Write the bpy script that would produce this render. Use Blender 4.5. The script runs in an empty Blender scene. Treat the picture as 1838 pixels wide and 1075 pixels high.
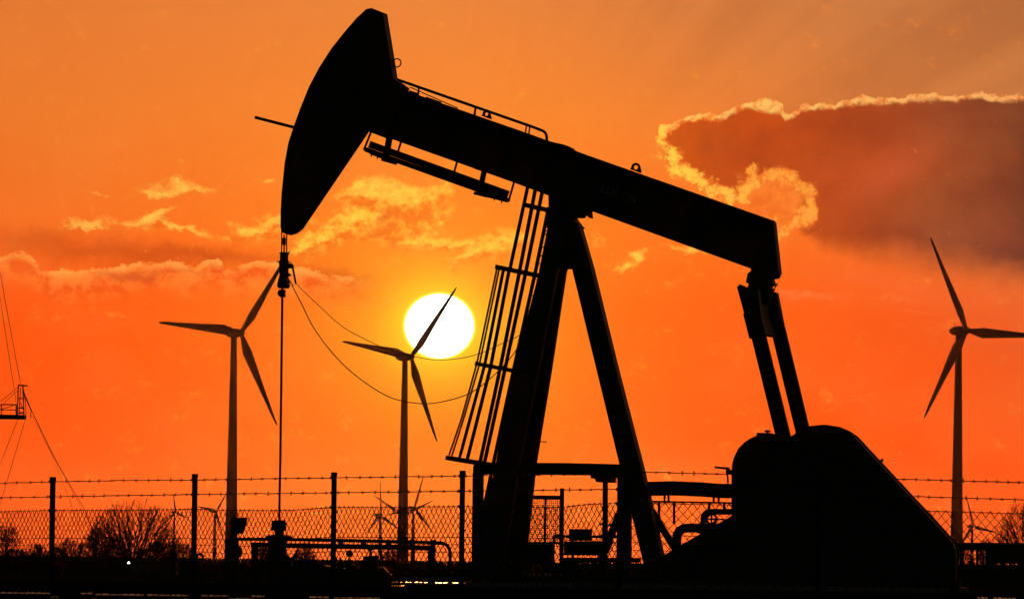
import bpy, bmesh, math, random
from mathutils import Vector, Matrix
R = math.radians
random.seed(7)
scene = bpy.context.scene
COL = scene.collection

# ------------------------------------------------------------------ camera
FPX = 919.0 / math.tan(R(4.0))          # focal length in photo pixels (long telephoto, 8 degrees wide)
CAM = Vector((0, 0, 1.6))
PITCH = math.atan((1006 - 537.5) / FPX)
ROLL = R(0.7)
_r0, _f = Vector((1, 0, 0)), Vector((0, math.cos(PITCH), math.sin(PITCH)))
_u0 = _r0.cross(_f)
RIGHT = _r0 * math.cos(ROLL) + _u0 * math.sin(ROLL)
UP = _u0 * math.cos(ROLL) - _r0 * math.sin(ROLL)
cam_data = bpy.data.cameras.new('camera')
cam = bpy.data.objects.new('camera', cam_data); COL.objects.link(cam)
cam_data.sensor_width = 36; cam_data.angle = R(8.0)
cam_data.clip_start = 0.5; cam_data.clip_end = 60000
m3 = Matrix((RIGHT, UP, -_f)).transposed()
cam.matrix_world = Matrix.Translation(CAM) @ m3.to_4x4()
scene.camera = cam

def ray(x, y):
    return RIGHT * (x - 919.0) + UP * (537.5 - y) + _f * FPX
def at(x, y, Y):
    d = ray(x, y); t = (Y - CAM.y) / d.y
    return CAM + d * t
def sky(x, y):                            # photo pixel -> sky coordinates (a = across, e = elevation)
    d = ray(x, y)
    return (d.x / d.y * 13.142, d.z / d.y * 13.142)

# ------------------------------------------------------------------ light
SUN_PX = (788.5, 585)
sd = ray(*SUN_PX).normalized()
SUN_EL, SUN_AZ = math.asin(sd.z), math.atan2(sd.x, sd.y)
sun_data = bpy.data.lights.new('sun', 'SUN')
sun_data.energy = 2.0; sun_data.angle = R(0.5); sun_data.color = (1.0, 0.27, 0.06)
sun = bpy.data.objects.new('sun', sun_data); COL.objects.link(sun)
sun.location = (0, 300, 120)
sun.rotation_euler = sd.to_track_quat('Z', 'Y').to_euler()

scene.view_settings.view_transform = 'Standard'
scene.view_settings.look = 'None'
scene.view_settings.exposure = 0.0
scene.view_settings.gamma = 1.0
scene.cycles.max_bounces = 6
scene.cycles.volume_bounces = 0
scene.cycles.use_denoising = True

# ------------------------------------------------------------------ world: evening sky
def lin(r, g, b):
    f = lambda c: (c / 255 / 12.92) if c / 255 <= 0.04045 else ((c / 255 + 0.055) / 1.055) ** 2.4
    return (f(r), f(g), f(b), 1.0)

world = bpy.data.worlds.new('World'); scene.world = world
world.use_nodes = True
NT = world.node_tree
NT.nodes.clear()

class S:                                   # a socket with arithmetic
    def __init__(s, sock): s.k = sock
    def __add__(s, o): return MA('ADD', s, o)
    def __radd__(s, o): return MA('ADD', o, s)
    def __sub__(s, o): return MA('SUBTRACT', s, o)
    def __rsub__(s, o): return MA('SUBTRACT', o, s)
    def __mul__(s, o): return MA('MULTIPLY', s, o)
    def __rmul__(s, o): return MA('MULTIPLY', o, s)
    def __truediv__(s, o): return MA('DIVIDE', s, o)
def put(sock, v):
    if isinstance(v, S): NT.links.new(v.k, sock)
    else: sock.default_value = v
def MA(op, *a, clamp=False):
    n = NT.nodes.new('ShaderNodeMath'); n.operation = op; n.use_clamp = clamp
    for i, v in enumerate(a): put(n.inputs[i], v)
    return S(n.outputs[0])
def VM(op, *a, out=0, scale=None):
    n = NT.nodes.new('ShaderNodeVectorMath'); n.operation = op
    for i, v in enumerate(a): put(n.inputs[i], v)
    if scale is not None: put(n.inputs['Scale'], scale)
    return S(n.outputs[out])
def noise(v, scale, detail=4, rough=0.55, color=False, dist=0.0):
    n = NT.nodes.new('ShaderNodeTexNoise'); n.noise_dimensions = '2D'
    put(n.inputs['Vector'], v); n.inputs['Scale'].default_value = scale
    n.inputs['Detail'].default_value = detail; n.inputs['Roughness'].default_value = rough
    n.inputs['Distortion'].default_value = dist
    return S(n.outputs['Color'] if color else n.outputs['Fac'])
def sstep(v, a, b, lo=0.0, hi=1.0):
    n = NT.nodes.new('ShaderNodeMapRange'); n.interpolation_type = 'SMOOTHSTEP'
    put(n.inputs[0], v)
    for i, q in enumerate((a, b, lo, hi)): put(n.inputs[i + 1], q)
    return S(n.outputs[0])
def mapping(v, loc, rot, scl):
    n = NT.nodes.new('ShaderNodeMapping'); n.vector_type = 'TEXTURE'
    put(n.inputs[0], v)
    n.inputs[1].default_value = loc; n.inputs[2].default_value = (0, 0, rot); n.inputs[3].default_value = scl
    return S(n.outputs[0])
def mixc(f, a, b, mode='MIX'):
    n = NT.nodes.new('ShaderNodeMix'); n.data_type = 'RGBA'; n.blend_type = mode
    put(n.inputs[0], f); put(n.inputs[6], a); put(n.inputs[7], b)
    return S(n.outputs[2])
def ramp(v, pts):
    n = NT.nodes.new('ShaderNodeValToRGB'); put(n.inputs[0], v)
    el = n.color_ramp.elements
    while len(el) < len(pts): el.new(0.5)
    for e, (p, c) in zip(el, pts): e.position = p; e.color = c
    return S(n.outputs[0])
def curve(v, pts):
    n = NT.nodes.new('ShaderNodeFloatCurve'); put(n.inputs['Value'], v)
    c = n.mapping.curves[0]
    while len(c.points) < len(pts): c.points.new(0.5, 0.5)
    for p, (a, b) in zip(c.points, pts): p.location = (a, b); p.handle_type = 'AUTO_CLAMPED'
    n.mapping.update()
    return S(n.outputs[0])
def ell(v, x, y, hx, hy, rot=0.0):         # squared distance in a turned ellipse (photo pixels; degrees, clockwise); v has z = 1
    a, e = sky(x, y); t = -R(rot) - ROLL; hx /= 1000; hy /= 1000
    ux, uy = math.cos(t) / hx, math.sin(t) / hx; wx, wy = -math.sin(t) / hy, math.cos(t) / hy
    p = VM('DOT_PRODUCT', v, (ux, uy, -(a * ux + e * uy)), out=1)
    q = VM('DOT_PRODUCT', v, (wx, wy, -(a * wx + e * wy)), out=1)
    return MA('MULTIPLY_ADD', q, q, p * p)
def blob(v, x, y, hx, hy, rot=0.0):        # soft ellipse
    return MA('POWER', math.exp(-1.0), ell(v, x, y, hx, hy, rot))
def blobs(v, rows):
    acc = None
    for r in rows:
        b = blob(v, *r[:5])
        acc = b * r[5] if acc is None else MA('MULTIPLY_ADD', b, r[5], acc)
    return acc

def warp(v, scale, detail, rough, ax_, ay_):  # shift a point by two noises, so that soft shapes get ragged outlines
    n1 = noise(v, scale, detail, rough); n2 = noise(VM('ADD', v, (3.7, 1.9, 0)), scale, detail, rough)
    c = NT.nodes.new('ShaderNodeCombineXYZ'); put(c.inputs[0], (n1 - 0.5) * ax_); put(c.inputs[1], (n2 - 0.5) * ay_)
    return VM('ADD', v, S(c.outputs[0]))

tc = NT.nodes.new('ShaderNodeTexCoord')
D = S(tc.outputs['Generated'])
sep = NT.nodes.new('ShaderNodeSeparateXYZ'); NT.links.new(D.k, sep.inputs[0])
dx, dy, dz = (S(sep.outputs[i]) for i in range(3))
dyp = MA('MAXIMUM', dy, 0.05)
sa = dx / dyp * 13.142
se = dz / dyp * 13.142
cmb = NT.nodes.new('ShaderNodeCombineXYZ'); put(cmb.inputs[0], sa); put(cmb.inputs[1], se); cmb.inputs[2].default_value = 1.0
P = S(cmb.outputs[0])
# picture-like upright coordinates of the cloud deck (roll taken out): px, py in thousandths
cr, sr = math.cos(ROLL), math.sin(ROLL)

# --- clear air, graded by height and by distance from the sun
base = ramp(se, [(0.00, lin(255, 96, 40)), (0.09, lin(255, 90, 28)), (0.22, lin(255, 80, 12)), (0.45, lin(254, 84, 14)),
                 (0.60, lin(254, 108, 28)), (0.80, lin(246, 128, 48)), (1.0, lin(234, 130, 60))])
sun_a, sun_e = sky(*SUN_PX)
sr_ = MA('SQRT', ell(P, SUN_PX[0], SUN_PX[1], 62.5, 58))              # 1.0 on the sun's limb
left_dim = sstep(sa, -0.15, -1.0)
base = mixc(left_dim * 0.45, base, mixc(sstep(se, 0.35, 0.7), lin(252, 74, 6), lin(224, 112, 40)))
glow1 = MA('EXPONENT', sr_ * -0.29)
base = mixc(glow1 * 1.10, base, lin(255, 164, 38))
glow2 = MA('EXPONENT', (sr_ - 1.0) * -1.5)
base = mixc(MA('MINIMUM', glow2 * 0.75, 1.0), base, lin(255, 226, 40))
# greyer air on the upper right with faint shadow rays thrown by the big cloud
up_right = sstep(sa * 0.75 + se * 0.85, 0.72, 1.50)
ang = MA('ARCTAN2', se - sun_e, sa - sun_a)
cmb2 = NT.nodes.new('ShaderNodeCombineXYZ'); put(cmb2.inputs[0], ang)
rays = noise(S(cmb2.outputs[0]), 6.5, 3.0, 0.5)
rays = sstep(rays, 0.40, 0.62)
base = mixc(up_right * 0.9, base, lin(196, 122, 70))
base = mixc(up_right * rays * 0.40, base, lin(158, 84, 46))
right_dim = sstep(sa, 0.25, 0.95)
base = mixc(right_dim * sstep(se, 0.62, 0.30) * 0.35, base, lin(244, 76, 12))

# --- lit wisps and puffs
Pw = warp(P, 14.0, 7, 0.65, 0.085, 0.055)
Pf = mapping(P, (0, 0, 0), 0, (1.7, 1.0, 1))
Pq = mapping(P, (0, 0, 0), 0.12, (1.25, 1.0, 1))
fbm = noise(Pq, 20.0, 9, 0.66)
fbm_s = noise(VM('ADD', Pq, (0.001, 0.008, 0)), 20.0, 9, 0.66)   # a step up
PUFFS = [
    # the bright puff under the head
    (690, 348, 50, 24, 8, 0.9), (752, 370, 34, 26, 0, 1.05), (655, 384, 80, 24, -24, 1.05), (600, 422, 55, 16, -24, 0.95),
    (715, 408, 85, 26, 6, 0.9), (775, 434, 62, 10, 4, 0.8), (635, 342, 40, 10, -12, 0.7), (560, 440, 30, 8, -20, 0.6),
    # cloud by the ladder
    (890, 440, 55, 17, -20, 0.85), (830, 465, 35, 9, -18, 0.7), (800, 340, 26, 16, 0, 0.5),
    # left upper wisps
    (325, 338, 46, 10, 3, 0.85), (285, 346, 30, 5, 0, 0.6), (305, 372, 26, 7, -38, 0.6), (130, 404, 34, 7, -8, 0.75),
    (165, 408, 40, 5, 14, 0.6), (245, 404, 75, 9, 0, 0.75), (285, 390, 32, 12, 0, 0.8), (335, 408, 30, 5, 8, 0.6),
    (450, 412, 60, 12, -12, 0.8), (490, 395, 24, 15, 0, 0.9), (480, 323, 26, 5, -16, 0.6), (180, 350, 22, 4, -8, 0.45),
    # right of the ladder, below the beam
    (1068, 428, 12, 24, 0, 0.75), (1145, 460, 18, 12, 20, 0.7), (1120, 476, 30, 6, -8, 0.6), (1245, 452, 26, 16, -25, 0.75),
    (1225, 440, 30, 6, 10, 0.6), (1175, 262, 14, 16, 60, 0.5),
]
PUFFS = [(x, y + hy * 0.12, hx * 1.08, hy * 1.25, r, k) for x, y, hx, hy, r, k in PUFFS]
field = blobs(Pw, PUFFS)
field_up = blobs(VM('ADD', Pw, (0.002, 0.014, 0)), PUFFS)
raw = field * 1.3 + (fbm - 0.5) * 1.9
raw_up = field_up * 1.3 + (fbm_s - 0.5) * 1.9
lit = sstep(raw - raw_up, -0.25, 0.85)
dens = sstep(raw, 0.10, 1.0)
fib = noise(Pq, 55.0, 6, 0.62)
bright = dens * (lit * 0.58 + 0.12 + (fib - 0.5) * 1.5 + (fbm - 0.5) * 0.9)
near_sun = MA('EXPONENT', sr_ * -0.16)
lit_col = mixc(MA('MINIMUM', near_sun * 1.9, 1.0), lin(255, 172, 78), lin(255, 212, 70))
skyc = mixc(dens * (1.0 - lit) * 0.75, base, mixc(MA('MINIMUM', near_sun * 1.5, 1.0), lin(236, 92, 20), lin(246, 122, 26)))
skyc = mixc(MA('MINIMUM', MA('MAXIMUM', bright, 0.0), 0.95), skyc, lit_col)
# darker hearts of the bright puff
hearts = blobs(Pw, [(690, 390, 38, 10, -12, 0.9), (672, 415, 26, 8, 20, 0.8), (730, 382, 22, 6, 5, 0.7)])
skyc = mixc(MA('MINIMUM', hearts * sstep(fbm, 0.35, 0.6) * 0.8, 1.0), skyc, lin(240, 108, 26))

# --- long low bank on the left: dusky strip above, bright top edge, soft body
dusk = blobs(Pw, [(210, 455, 230, 22, 3, 0.9), (400, 455, 110, 14, 0, 0.6), (60, 425, 110, 16, 0, 0.35), (600, 492, 70, 14, 8, 0.55), (600, 540, 90, 10, 0, 0.15)])
skyc = mixc(MA('MINIMUM', dusk * 0.75, 1.0), skyc, lin(196, 72, 20))
u = (sa + 0.919) / 1.0
top = curve(u, [(0.0, 0.50), (0.03, 0.53), (0.07, 0.47), (0.10, 0.43), (0.16, 0.44), (0.21, 0.45), (0.26, 0.49), (0.30, 0.485),
                (0.34, 0.47), (0.38, 0.50), (0.41, 0.465), (0.47, 0.495), (0.53, 0.46), (0.57, 0.44), (0.63, 0.41), (0.70, 0.36), (1.0, 0.30)])
wn = noise(Pf, 30.0, 8, 0.68)
e_top = 0.355 + top * 0.35 + (wn - 0.5) * 0.040 + 0.004 + sa * 0.0
depth = e_top - se                         # positive inside the bank
inb = sstep(depth, -0.001, 0.003) * sstep(depth, 0.072, 0.018) * sstep(u, 0.72, 0.55)
edge = sstep(depth, -0.001, 0.003) * sstep(depth, 0.022, 0.003) * sstep(u, 0.70, 0.6)
body = mixc(sstep(fbm, 0.40, 0.58), lin(238, 84, 20), lin(255, 128, 48))
skyc = mixc(inb * 0.80, skyc, body)
skyc = mixc(edge * sstep(wn, 0.34, 0.58) * 0.95, skyc, lin(255, 160, 68))
hole = blob(Pw, 235, 493, 55, 10, -4) + blob(Pw, 330, 490, 30, 5, 0) * 0.5
skyc = mixc(MA('MINIMUM', hole * 0.75, 1.0), skyc, lin(206, 76, 28))

# --- the big dark cloud on the right
Pc = warp(P, 16.0, 7, 0.62, 0.045, 0.045)
sep2 = NT.nodes.new('ShaderNodeSeparateXYZ'); NT.links.new(Pc.k, sep2.inputs[0])
ca, ce = S(sep2.outputs[0]), S(sep2.outputs[1])
def sky_curve(pts):                        # photo pixels -> curve points over a in [0.24, 1.04], e in [0.2, 1.0]
    out = []
    for x, y in pts:
        a, e = sky(x, y); out.append(((a - 0.24) / 0.8, (e - 0.2) / 0.8))
    return out
cu = (ca - 0.24) / 0.8
tp = curve(cu, sky_curve([(1160, 262), (1183, 240), (1200, 222), (1240, 209), (1290, 201), (1335, 183), (1375, 176), (1402, 184), (1418, 203),
                          (1445, 187), (1500, 178), (1560, 174), (1605, 180), (1640, 168), (1700, 172), (1780, 168), (1838, 174), (1955, 182)]))
bt = curve(cu, sky_curve([(1160, 250), (1183, 262), (1200, 300), (1225, 325), (1262, 350), (1305, 352), (1345, 335), (1380, 316), (1412, 322),
                          (1432, 400), (1450, 446), (1490, 466), (1560, 486), (1640, 502), (1740, 518), (1838, 534), (1955, 552)]))
d_top = (tp - (ce - 0.2) / 0.8) * 0.8
d_bot = ((ce - 0.2) / 0.8 - bt) * 0.8
soft = sstep(sa, 0.42, 0.72, 0.014, 0.085)
cl = sstep(d_top, 0.0, 0.006) * sstep(d_bot, 0.0, soft) * sstep(ca, 0.262, 0.275)
dark = ramp((sa - 0.25) / 0.7, [(0.0, lin(208, 82, 14)), (0.25, lin(196, 74, 20)), (0.5, lin(178, 70, 26)), (0.75, lin(136, 60, 36)), (1.0, lin(84, 40, 34))])
dark = mixc(sstep(se, 0.72, 0.52) * sstep(sa, 0.5, 0.85) * 0.8, dark, lin(104, 52, 42))
dark = mixc(blob(P, 1560, 300, 120, 40, -8) * 0.5, dark, lin(206, 84, 40))
dn = noise(Pc, 6.0, 6, 0.55)
dark = mixc(sstep(dn, 0.45, 0.75) * 0.5, dark, lin(140, 54, 28))
dark = mixc(sstep(dn, 0.50, 0.28) * 0.4, dark, mixc(right_dim, lin(226, 100, 32), lin(134, 62, 44)))
dark = mixc(blob(P, 1590, 320, 90, 26, -35) * 0.35, dark, lin(206, 88, 52))
skyc = mixc(cl * 0.97, skyc, dark)
hook = blob(Pc, 1388, 372, 56, 46, 0) * 1.6
hook = sstep(hook + (fbm - 0.5) * 0.9, 0.45, 0.95)
skyc = mixc(hook * 0.95, skyc, mixc(sstep(fbm, 0.35, 0.65), lin(240, 110, 34), lin(250, 132, 48)))
# soft pink-orange foot under it
foot = blobs(Pw, [(1560, 505, 130, 16, 8, 0.8), (1450, 535, 55, 12, -4, 0.5), (1640, 535, 40, 8, 0, 0.35), (1740, 545, 90, 20, 8, 0.4)])
skyc = mixc(MA('MINIMUM', foot * 0.5, 1.0), skyc, lin(252, 106, 50))
# glowing rim on the sunward side
fine = noise(P, 48.0, 9, 0.72)
rim_e = blobs(Pc, [
    (1192, 240, 11, 24, 10, 1.1), (1212, 222, 24, 11, -25, 1.0), (1204, 275, 15, 30, -25, 1.2), (1218, 300, 20, 24, -35, 1.2), (1243, 320, 28, 17, 38, 1.25),
    (1275, 338, 32, 14, 24, 1.2), (1310, 350, 30, 16, 6, 1.15), (1330, 350, 20, 20, -40, 0.9), (1350, 328, 24, 24, -20, 0.8), (1356, 306, 26, 14, -10, 0.5), (1385, 320, 34, 13, -6, 1.0),
    (1420, 326, 28, 17, 30, 1.1), (1448, 346, 18, 22, -30, 1.15), (1460, 370, 14, 26, 0, 1.1), (1446, 393, 20, 16, -45, 1.15), (1424, 408, 24, 13, -25, 1.15), (1404, 424, 18, 11, -25, 0.9), (1402, 388, 16, 9, -15, 0.9),
    (1262, 217, 24, 9, -12, 1.0), (1282, 208, 18, 12, 0, 0.9)])
rim = sstep(rim_e * 0.85 + (fine - 0.5) * 2.2, 0.28, 1.0)
rim_core = sstep(rim_e * 0.6 + (fine - 0.5) * 3.6, 0.25, 1.15)
rim_col = mixc(sstep(sa, 0.28, 0.50), lin(255, 212, 74), lin(255, 168, 64))
skyc = mixc(rim * 0.9, skyc, mixc(rim_core, lin(246, 120, 36), rim_col))
fine2 = noise(P, 34.0, 7, 0.60)
thick = 0.015 + blob(P, 1378, 185, 26, 20) * 0.030 + blob(P, 1530, 175, 70, 20) * 0.006 + blob(P, 1660, 170, 40, 20) * 0.006
te = sstep(d_top, -0.001, 0.003) * MA('SUBTRACT', 1.0, sstep(d_top / thick, 0.35, 1.0)) * sstep(ca, 0.27, 0.29)
skyc = mixc(te * sstep(fine2, 0.24, 0.44) * 0.95, skyc, mixc(sstep(fine2, 0.36, 0.58), mixc(right_dim, lin(250, 132, 52), lin(236, 130, 70)), mixc(right_dim, lin(255, 200, 100), lin(255, 180, 100))))
# thin veils low on the right
v1 = blob(Pw, 1450, 532, 60, 5, 4) + blob(Pw, 1600, 540, 30, 4, -8) * 0.7 + blob(Pw, 1655, 560, 50, 5, 0) * 0.4
skyc = mixc(MA('MINIMUM', v1 * 0.5, 1.0), skyc, lin(255, 122, 62))

# --- mottling of the haze-filled air
mot = noise(Pf, 5.0, 5, 0.55)
skyc = mixc(sstep(mot, 0.42, 0.75) * 0.10, skyc, lin(255, 150, 70))

# --- the sun's disc
halo = sstep(sr_, 1.09, 0.985)
skyc = mixc(halo, skyc, (1.5, 1.15, 0.12, 1))
disc = sstep(sr_, 1.005, 0.955)
skyc = mixc(disc, skyc, (4.5, 4.1, 3.2, 1))

# --- the rest of the dome: a low sun's physical sky, weak, away from the sunset
nish = NT.nodes.new('ShaderNodeTexSky'); nish.sky_type = 'NISHITA'; nish.sun_disc = False
nish.sun_elevation = SUN_EL; nish.sun_rotation = SUN_AZ
nish.air_density = 1.5; nish.dust_density = 4.0; nish.ozone_density = 1.0
NISHITA_STRENGTH = 0.025
SKY_STRENGTH = 0.98
dotp = VM('DOT_PRODUCT', D, tuple(sd), out=1)
env = MA('EXPONENT', (dotp - 1.0) / (0.24 ** 2))
bgA = NT.nodes.new('ShaderNodeBackground'); NT.links.new(nish.outputs[0], bgA.inputs[0]); bgA.inputs[1].default_value = NISHITA_STRENGTH
bgB = NT.nodes.new('ShaderNodeBackground'); NT.links.new(skyc.k, bgB.inputs[0]); bgB.inputs[1].default_value = SKY_STRENGTH
mx = NT.nodes.new('ShaderNodeMixShader'); NT.links.new(env.k, mx.inputs[0])
NT.links.new(bgA.outputs[0], mx.inputs[1]); NT.links.new(bgB.outputs[0], mx.inputs[2])
wo = NT.nodes.new('ShaderNodeOutputWorld'); NT.links.new(mx.outputs[0], wo.inputs[0])

# ------------------------------------------------------------------ materials
def mat(name, col, rough=0.6, spec=0.3, metal=0.0, var=0.35, scale=6.0, bump=0.15, emit=None):
    m = bpy.data.materials.new(name); m.use_nodes = True
    t = m.node_tree; b = t.nodes['Principled BSDF']
    tcn = t.nodes.new('ShaderNodeTexCoord')
    n = t.nodes.new('ShaderNodeTexNoise'); n.inputs['Scale'].default_value = scale; n.inputs['Detail'].default_value = 6
    t.links.new(tcn.outputs['Object'], n.inputs['Vector'])
    r = t.nodes.new('ShaderNodeValToRGB')
    r.color_ramp.elements[0].position = 0.3; r.color_ramp.elements[1].position = 0.75
    r.color_ramp.elements[0].color = tuple(c * (1 - var) for c in col) + (1,)
    r.color_ramp.elements[1].color = tuple(min(1, c * (1 + var)) for c in col) + (1,)
    t.links.new(n.outputs[0], r.inputs[0]); t.links.new(r.outputs[0], b.inputs['Base Color'])
    b.inputs['Roughness'].default_value = rough; b.inputs['Metallic'].default_value = metal
    b.inputs['Specular IOR Level'].default_value = spec
    if bump:
        bp = t.nodes.new('ShaderNodeBump'); bp.inputs['Strength'].default_value = bump; bp.inputs['Distance'].default_value = 0.01
        t.links.new(n.outputs[0], bp.inputs['Height']); t.links.new(bp.outputs[0], b.inputs['Normal'])
    if emit:
        b.inputs['Emission Color'].default_value = emit[:3] + (1,); b.inputs['Emission Strength'].default_value = emit[3]
    return m
M_PAINT = mat('dark_machine_paint', (0.030, 0.032, 0.030), 0.5, 0.35)
M_STEEL = mat('weathered_steel', (0.05, 0.048, 0.045), 0.55, 0.3, 0.3)
M_GALV = mat('galvanised_wire', (0.10, 0.10, 0.10), 0.6, 0.2, 0.3, bump=0)
M_CABLE = mat('cable_sheath', (0.03, 0.02, 0.02), 0.6, 0.2, bump=0)
M_LETTER = mat('faded_letter_paint', (0.5, 0.5, 0.45), 0.8, 0.1, var=0.7, scale=40, bump=0)
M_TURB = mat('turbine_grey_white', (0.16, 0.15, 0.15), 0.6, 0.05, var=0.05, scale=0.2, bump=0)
M_BARK = mat('bare_bark', (0.06, 0.045, 0.035), 0.9, 0.1, scale=3, bump=0)
M_SCRUB = mat('dry_scrub', (0.055, 0.045, 0.03), 0.95, 0.05, scale=2, bump=0)
M_CONC = mat('concrete', (0.25, 0.24, 0.22), 0.9, 0.1, scale=12)
M_POST = mat('dark_fence_post', (0.035, 0.035, 0.033), 1.0, 0.0, bump=0)
M_PALE = mat('galvanised_slat', (0.35, 0.36, 0.33), 0.28, 0.4, 1.0, var=0.6, scale=9, bump=0)
M_LAMP = mat('lamp_glass', (0.9, 0.9, 0.85), 0.3, 0.5, emit=(1.0, 0.92, 0.8, 6.0), bump=0)
M_CABIN = mat('cabin_sheet', (0.06, 0.06, 0.055), 0.7, 0.2)
M_SIGN = mat('dull_sign_paint', (0.10, 0.10, 0.085), 0.6, 0.2, bump=0)

def ground_mat():
    m = mat('ground_soil', (0.035, 0.033, 0.022), 1.0, 0.0, var=0.5, scale=0.6, bump=0.4)
    return m
M_GROUND = ground_mat()
M_WATER = mat('puddle_water', (0.02, 0.018, 0.015), 0.03, 0.5, var=0.1, scale=1.0, bump=0)

# ------------------------------------------------------------------ mesh helpers
class MB:
    def __init__(s): s.v = []; s.f = []; s.smooth = []
    def add(s, vs, fs, smooth=False):
        o = len(s.v); s.v += [tuple(v) for v in vs]
        s.f += [tuple(o + i for i in f) for f in fs]; s.smooth += [smooth] * len(fs)
    def box(s, a, b):
        x0, y0, z0 = (min(a[i], b[i]) for i in range(3)); x1, y1, z1 = (max(a[i], b[i]) for i in range(3))
        s.add([(x0, y0, z0), (x1, y0, z0), (x1, y1, z0), (x0, y1, z0), (x0, y0, z1), (x1, y0, z1), (x1, y1, z1), (x0, y1, z1)],
              [(3, 2, 1, 0), (4, 5, 6, 7), (0, 1, 5, 4), (1, 2, 6, 5), (2, 3, 7, 6), (3, 0, 4, 7)])
    def bar(s, p, q, w, d, ref=(0, 1, 0)):      # w across (in picture), d along ref
        p, q = Vector(p), Vector(q); t = (q - p).normalized(); ref = Vector(ref)
        side = t.cross(ref)
        if side.length < 1e-4: side = t.cross(Vector((1, 0, 0)))
        side.normalize(); rr = side.cross(t).normalized()
        vs = []
        for c in (p, q):
            for a, b in ((-1, -1), (1, -1), (1, 1), (-1, 1)):
                vs.append(c + side * (a * w / 2) + rr * (b * d / 2))
        s.add(vs, [(3, 2, 1, 0), (4, 5, 6, 7), (0, 1, 5, 4), (1, 2, 6, 5), (2, 3, 7, 6), (3, 0, 4, 7)])
    def tube(s, pts, r, n=8, caps=True):
        pts = [Vector(p) for p in pts]; k = len(pts)
        rs = r if isinstance(r, (list, tuple)) else [r] * k
        vs = []; prev = None
        for i, p in enumerate(pts):
            t = (pts[min(i + 1, k - 1)] - pts[max(i - 1, 0)]).normalized()
            if prev is None:
                prev = t.orthogonal().normalized()
            prev = (prev - t * prev.dot(t))
            if prev.length < 1e-6: prev = t.orthogonal()
            prev.normalize(); b = t.cross(prev)
            for j in range(n):
                a = 2 * math.pi * j / n
                vs.append(p + (prev * math.cos(a) + b * math.sin(a)) * rs[i])
        fs = [(i * n + j, i * n + (j + 1) % n, (i + 1) * n + (j + 1) % n, (i + 1) * n + j) for i in range(k - 1) for j in range(n)]
        if caps and n > 2:
            fs.append(tuple(range(n - 1, -1, -1))); fs.append(tuple((k - 1) * n + j for j in range(n)))
        s.add(vs, fs, n >= 6)
    def prism(s, pts, y0, y1):                 # pts are (x, z); extruded along local y
        n = len(pts)
        area = sum(pts[i][0] * pts[(i + 1) % n][1] - pts[(i + 1) % n][0] * pts[i][1] for i in range(n))
        if area < 0: pts = pts[::-1]
        vs = [(x, y0, z) for x, z in pts] + [(x, y1, z) for x, z in pts]
        fs = [tuple(range(n)), tuple(range(2 * n - 1, n - 1, -1))]
        fs += [((i + 1) % n, i, n + i, n + (i + 1) % n) for i in range(n)]
        s.add(vs, fs)
    def sphere(s, c, r, sz=1.0, n=12, m=8):
        vs = []; fs = []
        for i in range(m + 1):
            th = math.pi * i / m
            for j in range(n):
                a = 2 * math.pi * j / n
                vs.append((c[0] + r * math.sin(th) * math.cos(a), c[1] + r * math.sin(th) * math.sin(a), c[2] + r * sz * math.cos(th)))
        for i in range(m):
            for j in range(n):
                fs.append((i * n + j, (i + 1) * n + j, (i + 1) * n + (j + 1) % n, i * n + (j + 1) % n))
        s.add(vs, fs, True)
    def lathe(s, c, prof, n=16):               # prof: (r, z) along local z
        k = len(prof); vs = []
        for r, z in prof:
            for j in range(n):
                a = 2 * math.pi * j / n; vs.append((c[0] + r * math.cos(a), c[1] + r * math.sin(a), c[2] + z))
        fs = [(i * n + j, i * n + (j + 1) % n, (i + 1) * n + (j + 1) % n, (i + 1) * n + j) for i in range(k - 1) for j in range(n)]
        fs.append(tuple(range(n - 1, -1, -1))); fs.append(tuple((k - 1) * n + j for j in range(n)))
        s.add(vs, fs, False)
    def ring(s, c, rad, r, axis='y', a0=0, a1=360, n=20, m=6):
        pts = []
        for i in range(n + 1):
            a = R(a0 + (a1 - a0) * i / n)
            if axis == 'y': pts.append((c[0] + rad * math.cos(a), c[1], c[2] + rad * math.sin(a)))
            else: pts.append((c[0] + rad * math.cos(a), c[1] + rad * math.sin(a), c[2]))
        s.tube(pts, r, m)
    def build(s, name, m, parent=None, loc=None, rotz=0.0):
        me = bpy.data.meshes.new(name); me.from_pydata(s.v, [], s.f); me.update()
        for p, sm_ in zip(me.polygons, s.smooth): p.use_smooth = sm_
        bm = bmesh.new(); bm.from_mesh(me); bmesh.ops.recalc_face_normals(bm, faces=bm.faces); bm.to_mesh(me); bm.free()
        me.materials.append(m)
        o = bpy.data.objects.new(name, me); COL.objects.link(o)
        if parent is not None: o.parent = parent
        if loc is not None: o.location = loc; o.rotation_euler = (0, 0, rotz)
        return o
def tag(o, label=None, cat=None, group=None, kind=None):
    for k, v in (('label', label), ('category', cat), ('group', group), ('kind', kind)):
        if v: o[k] = v
    return o
def empty(name, loc, rotz, label, cat, group=None):
    o = bpy.data.objects.new(name, None); COL.objects.link(o)
    o.location = loc; o.rotation_euler = (0, 0, rotz); o.empty_display_size = 0.3
    return tag(o, label, cat, group)

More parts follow.
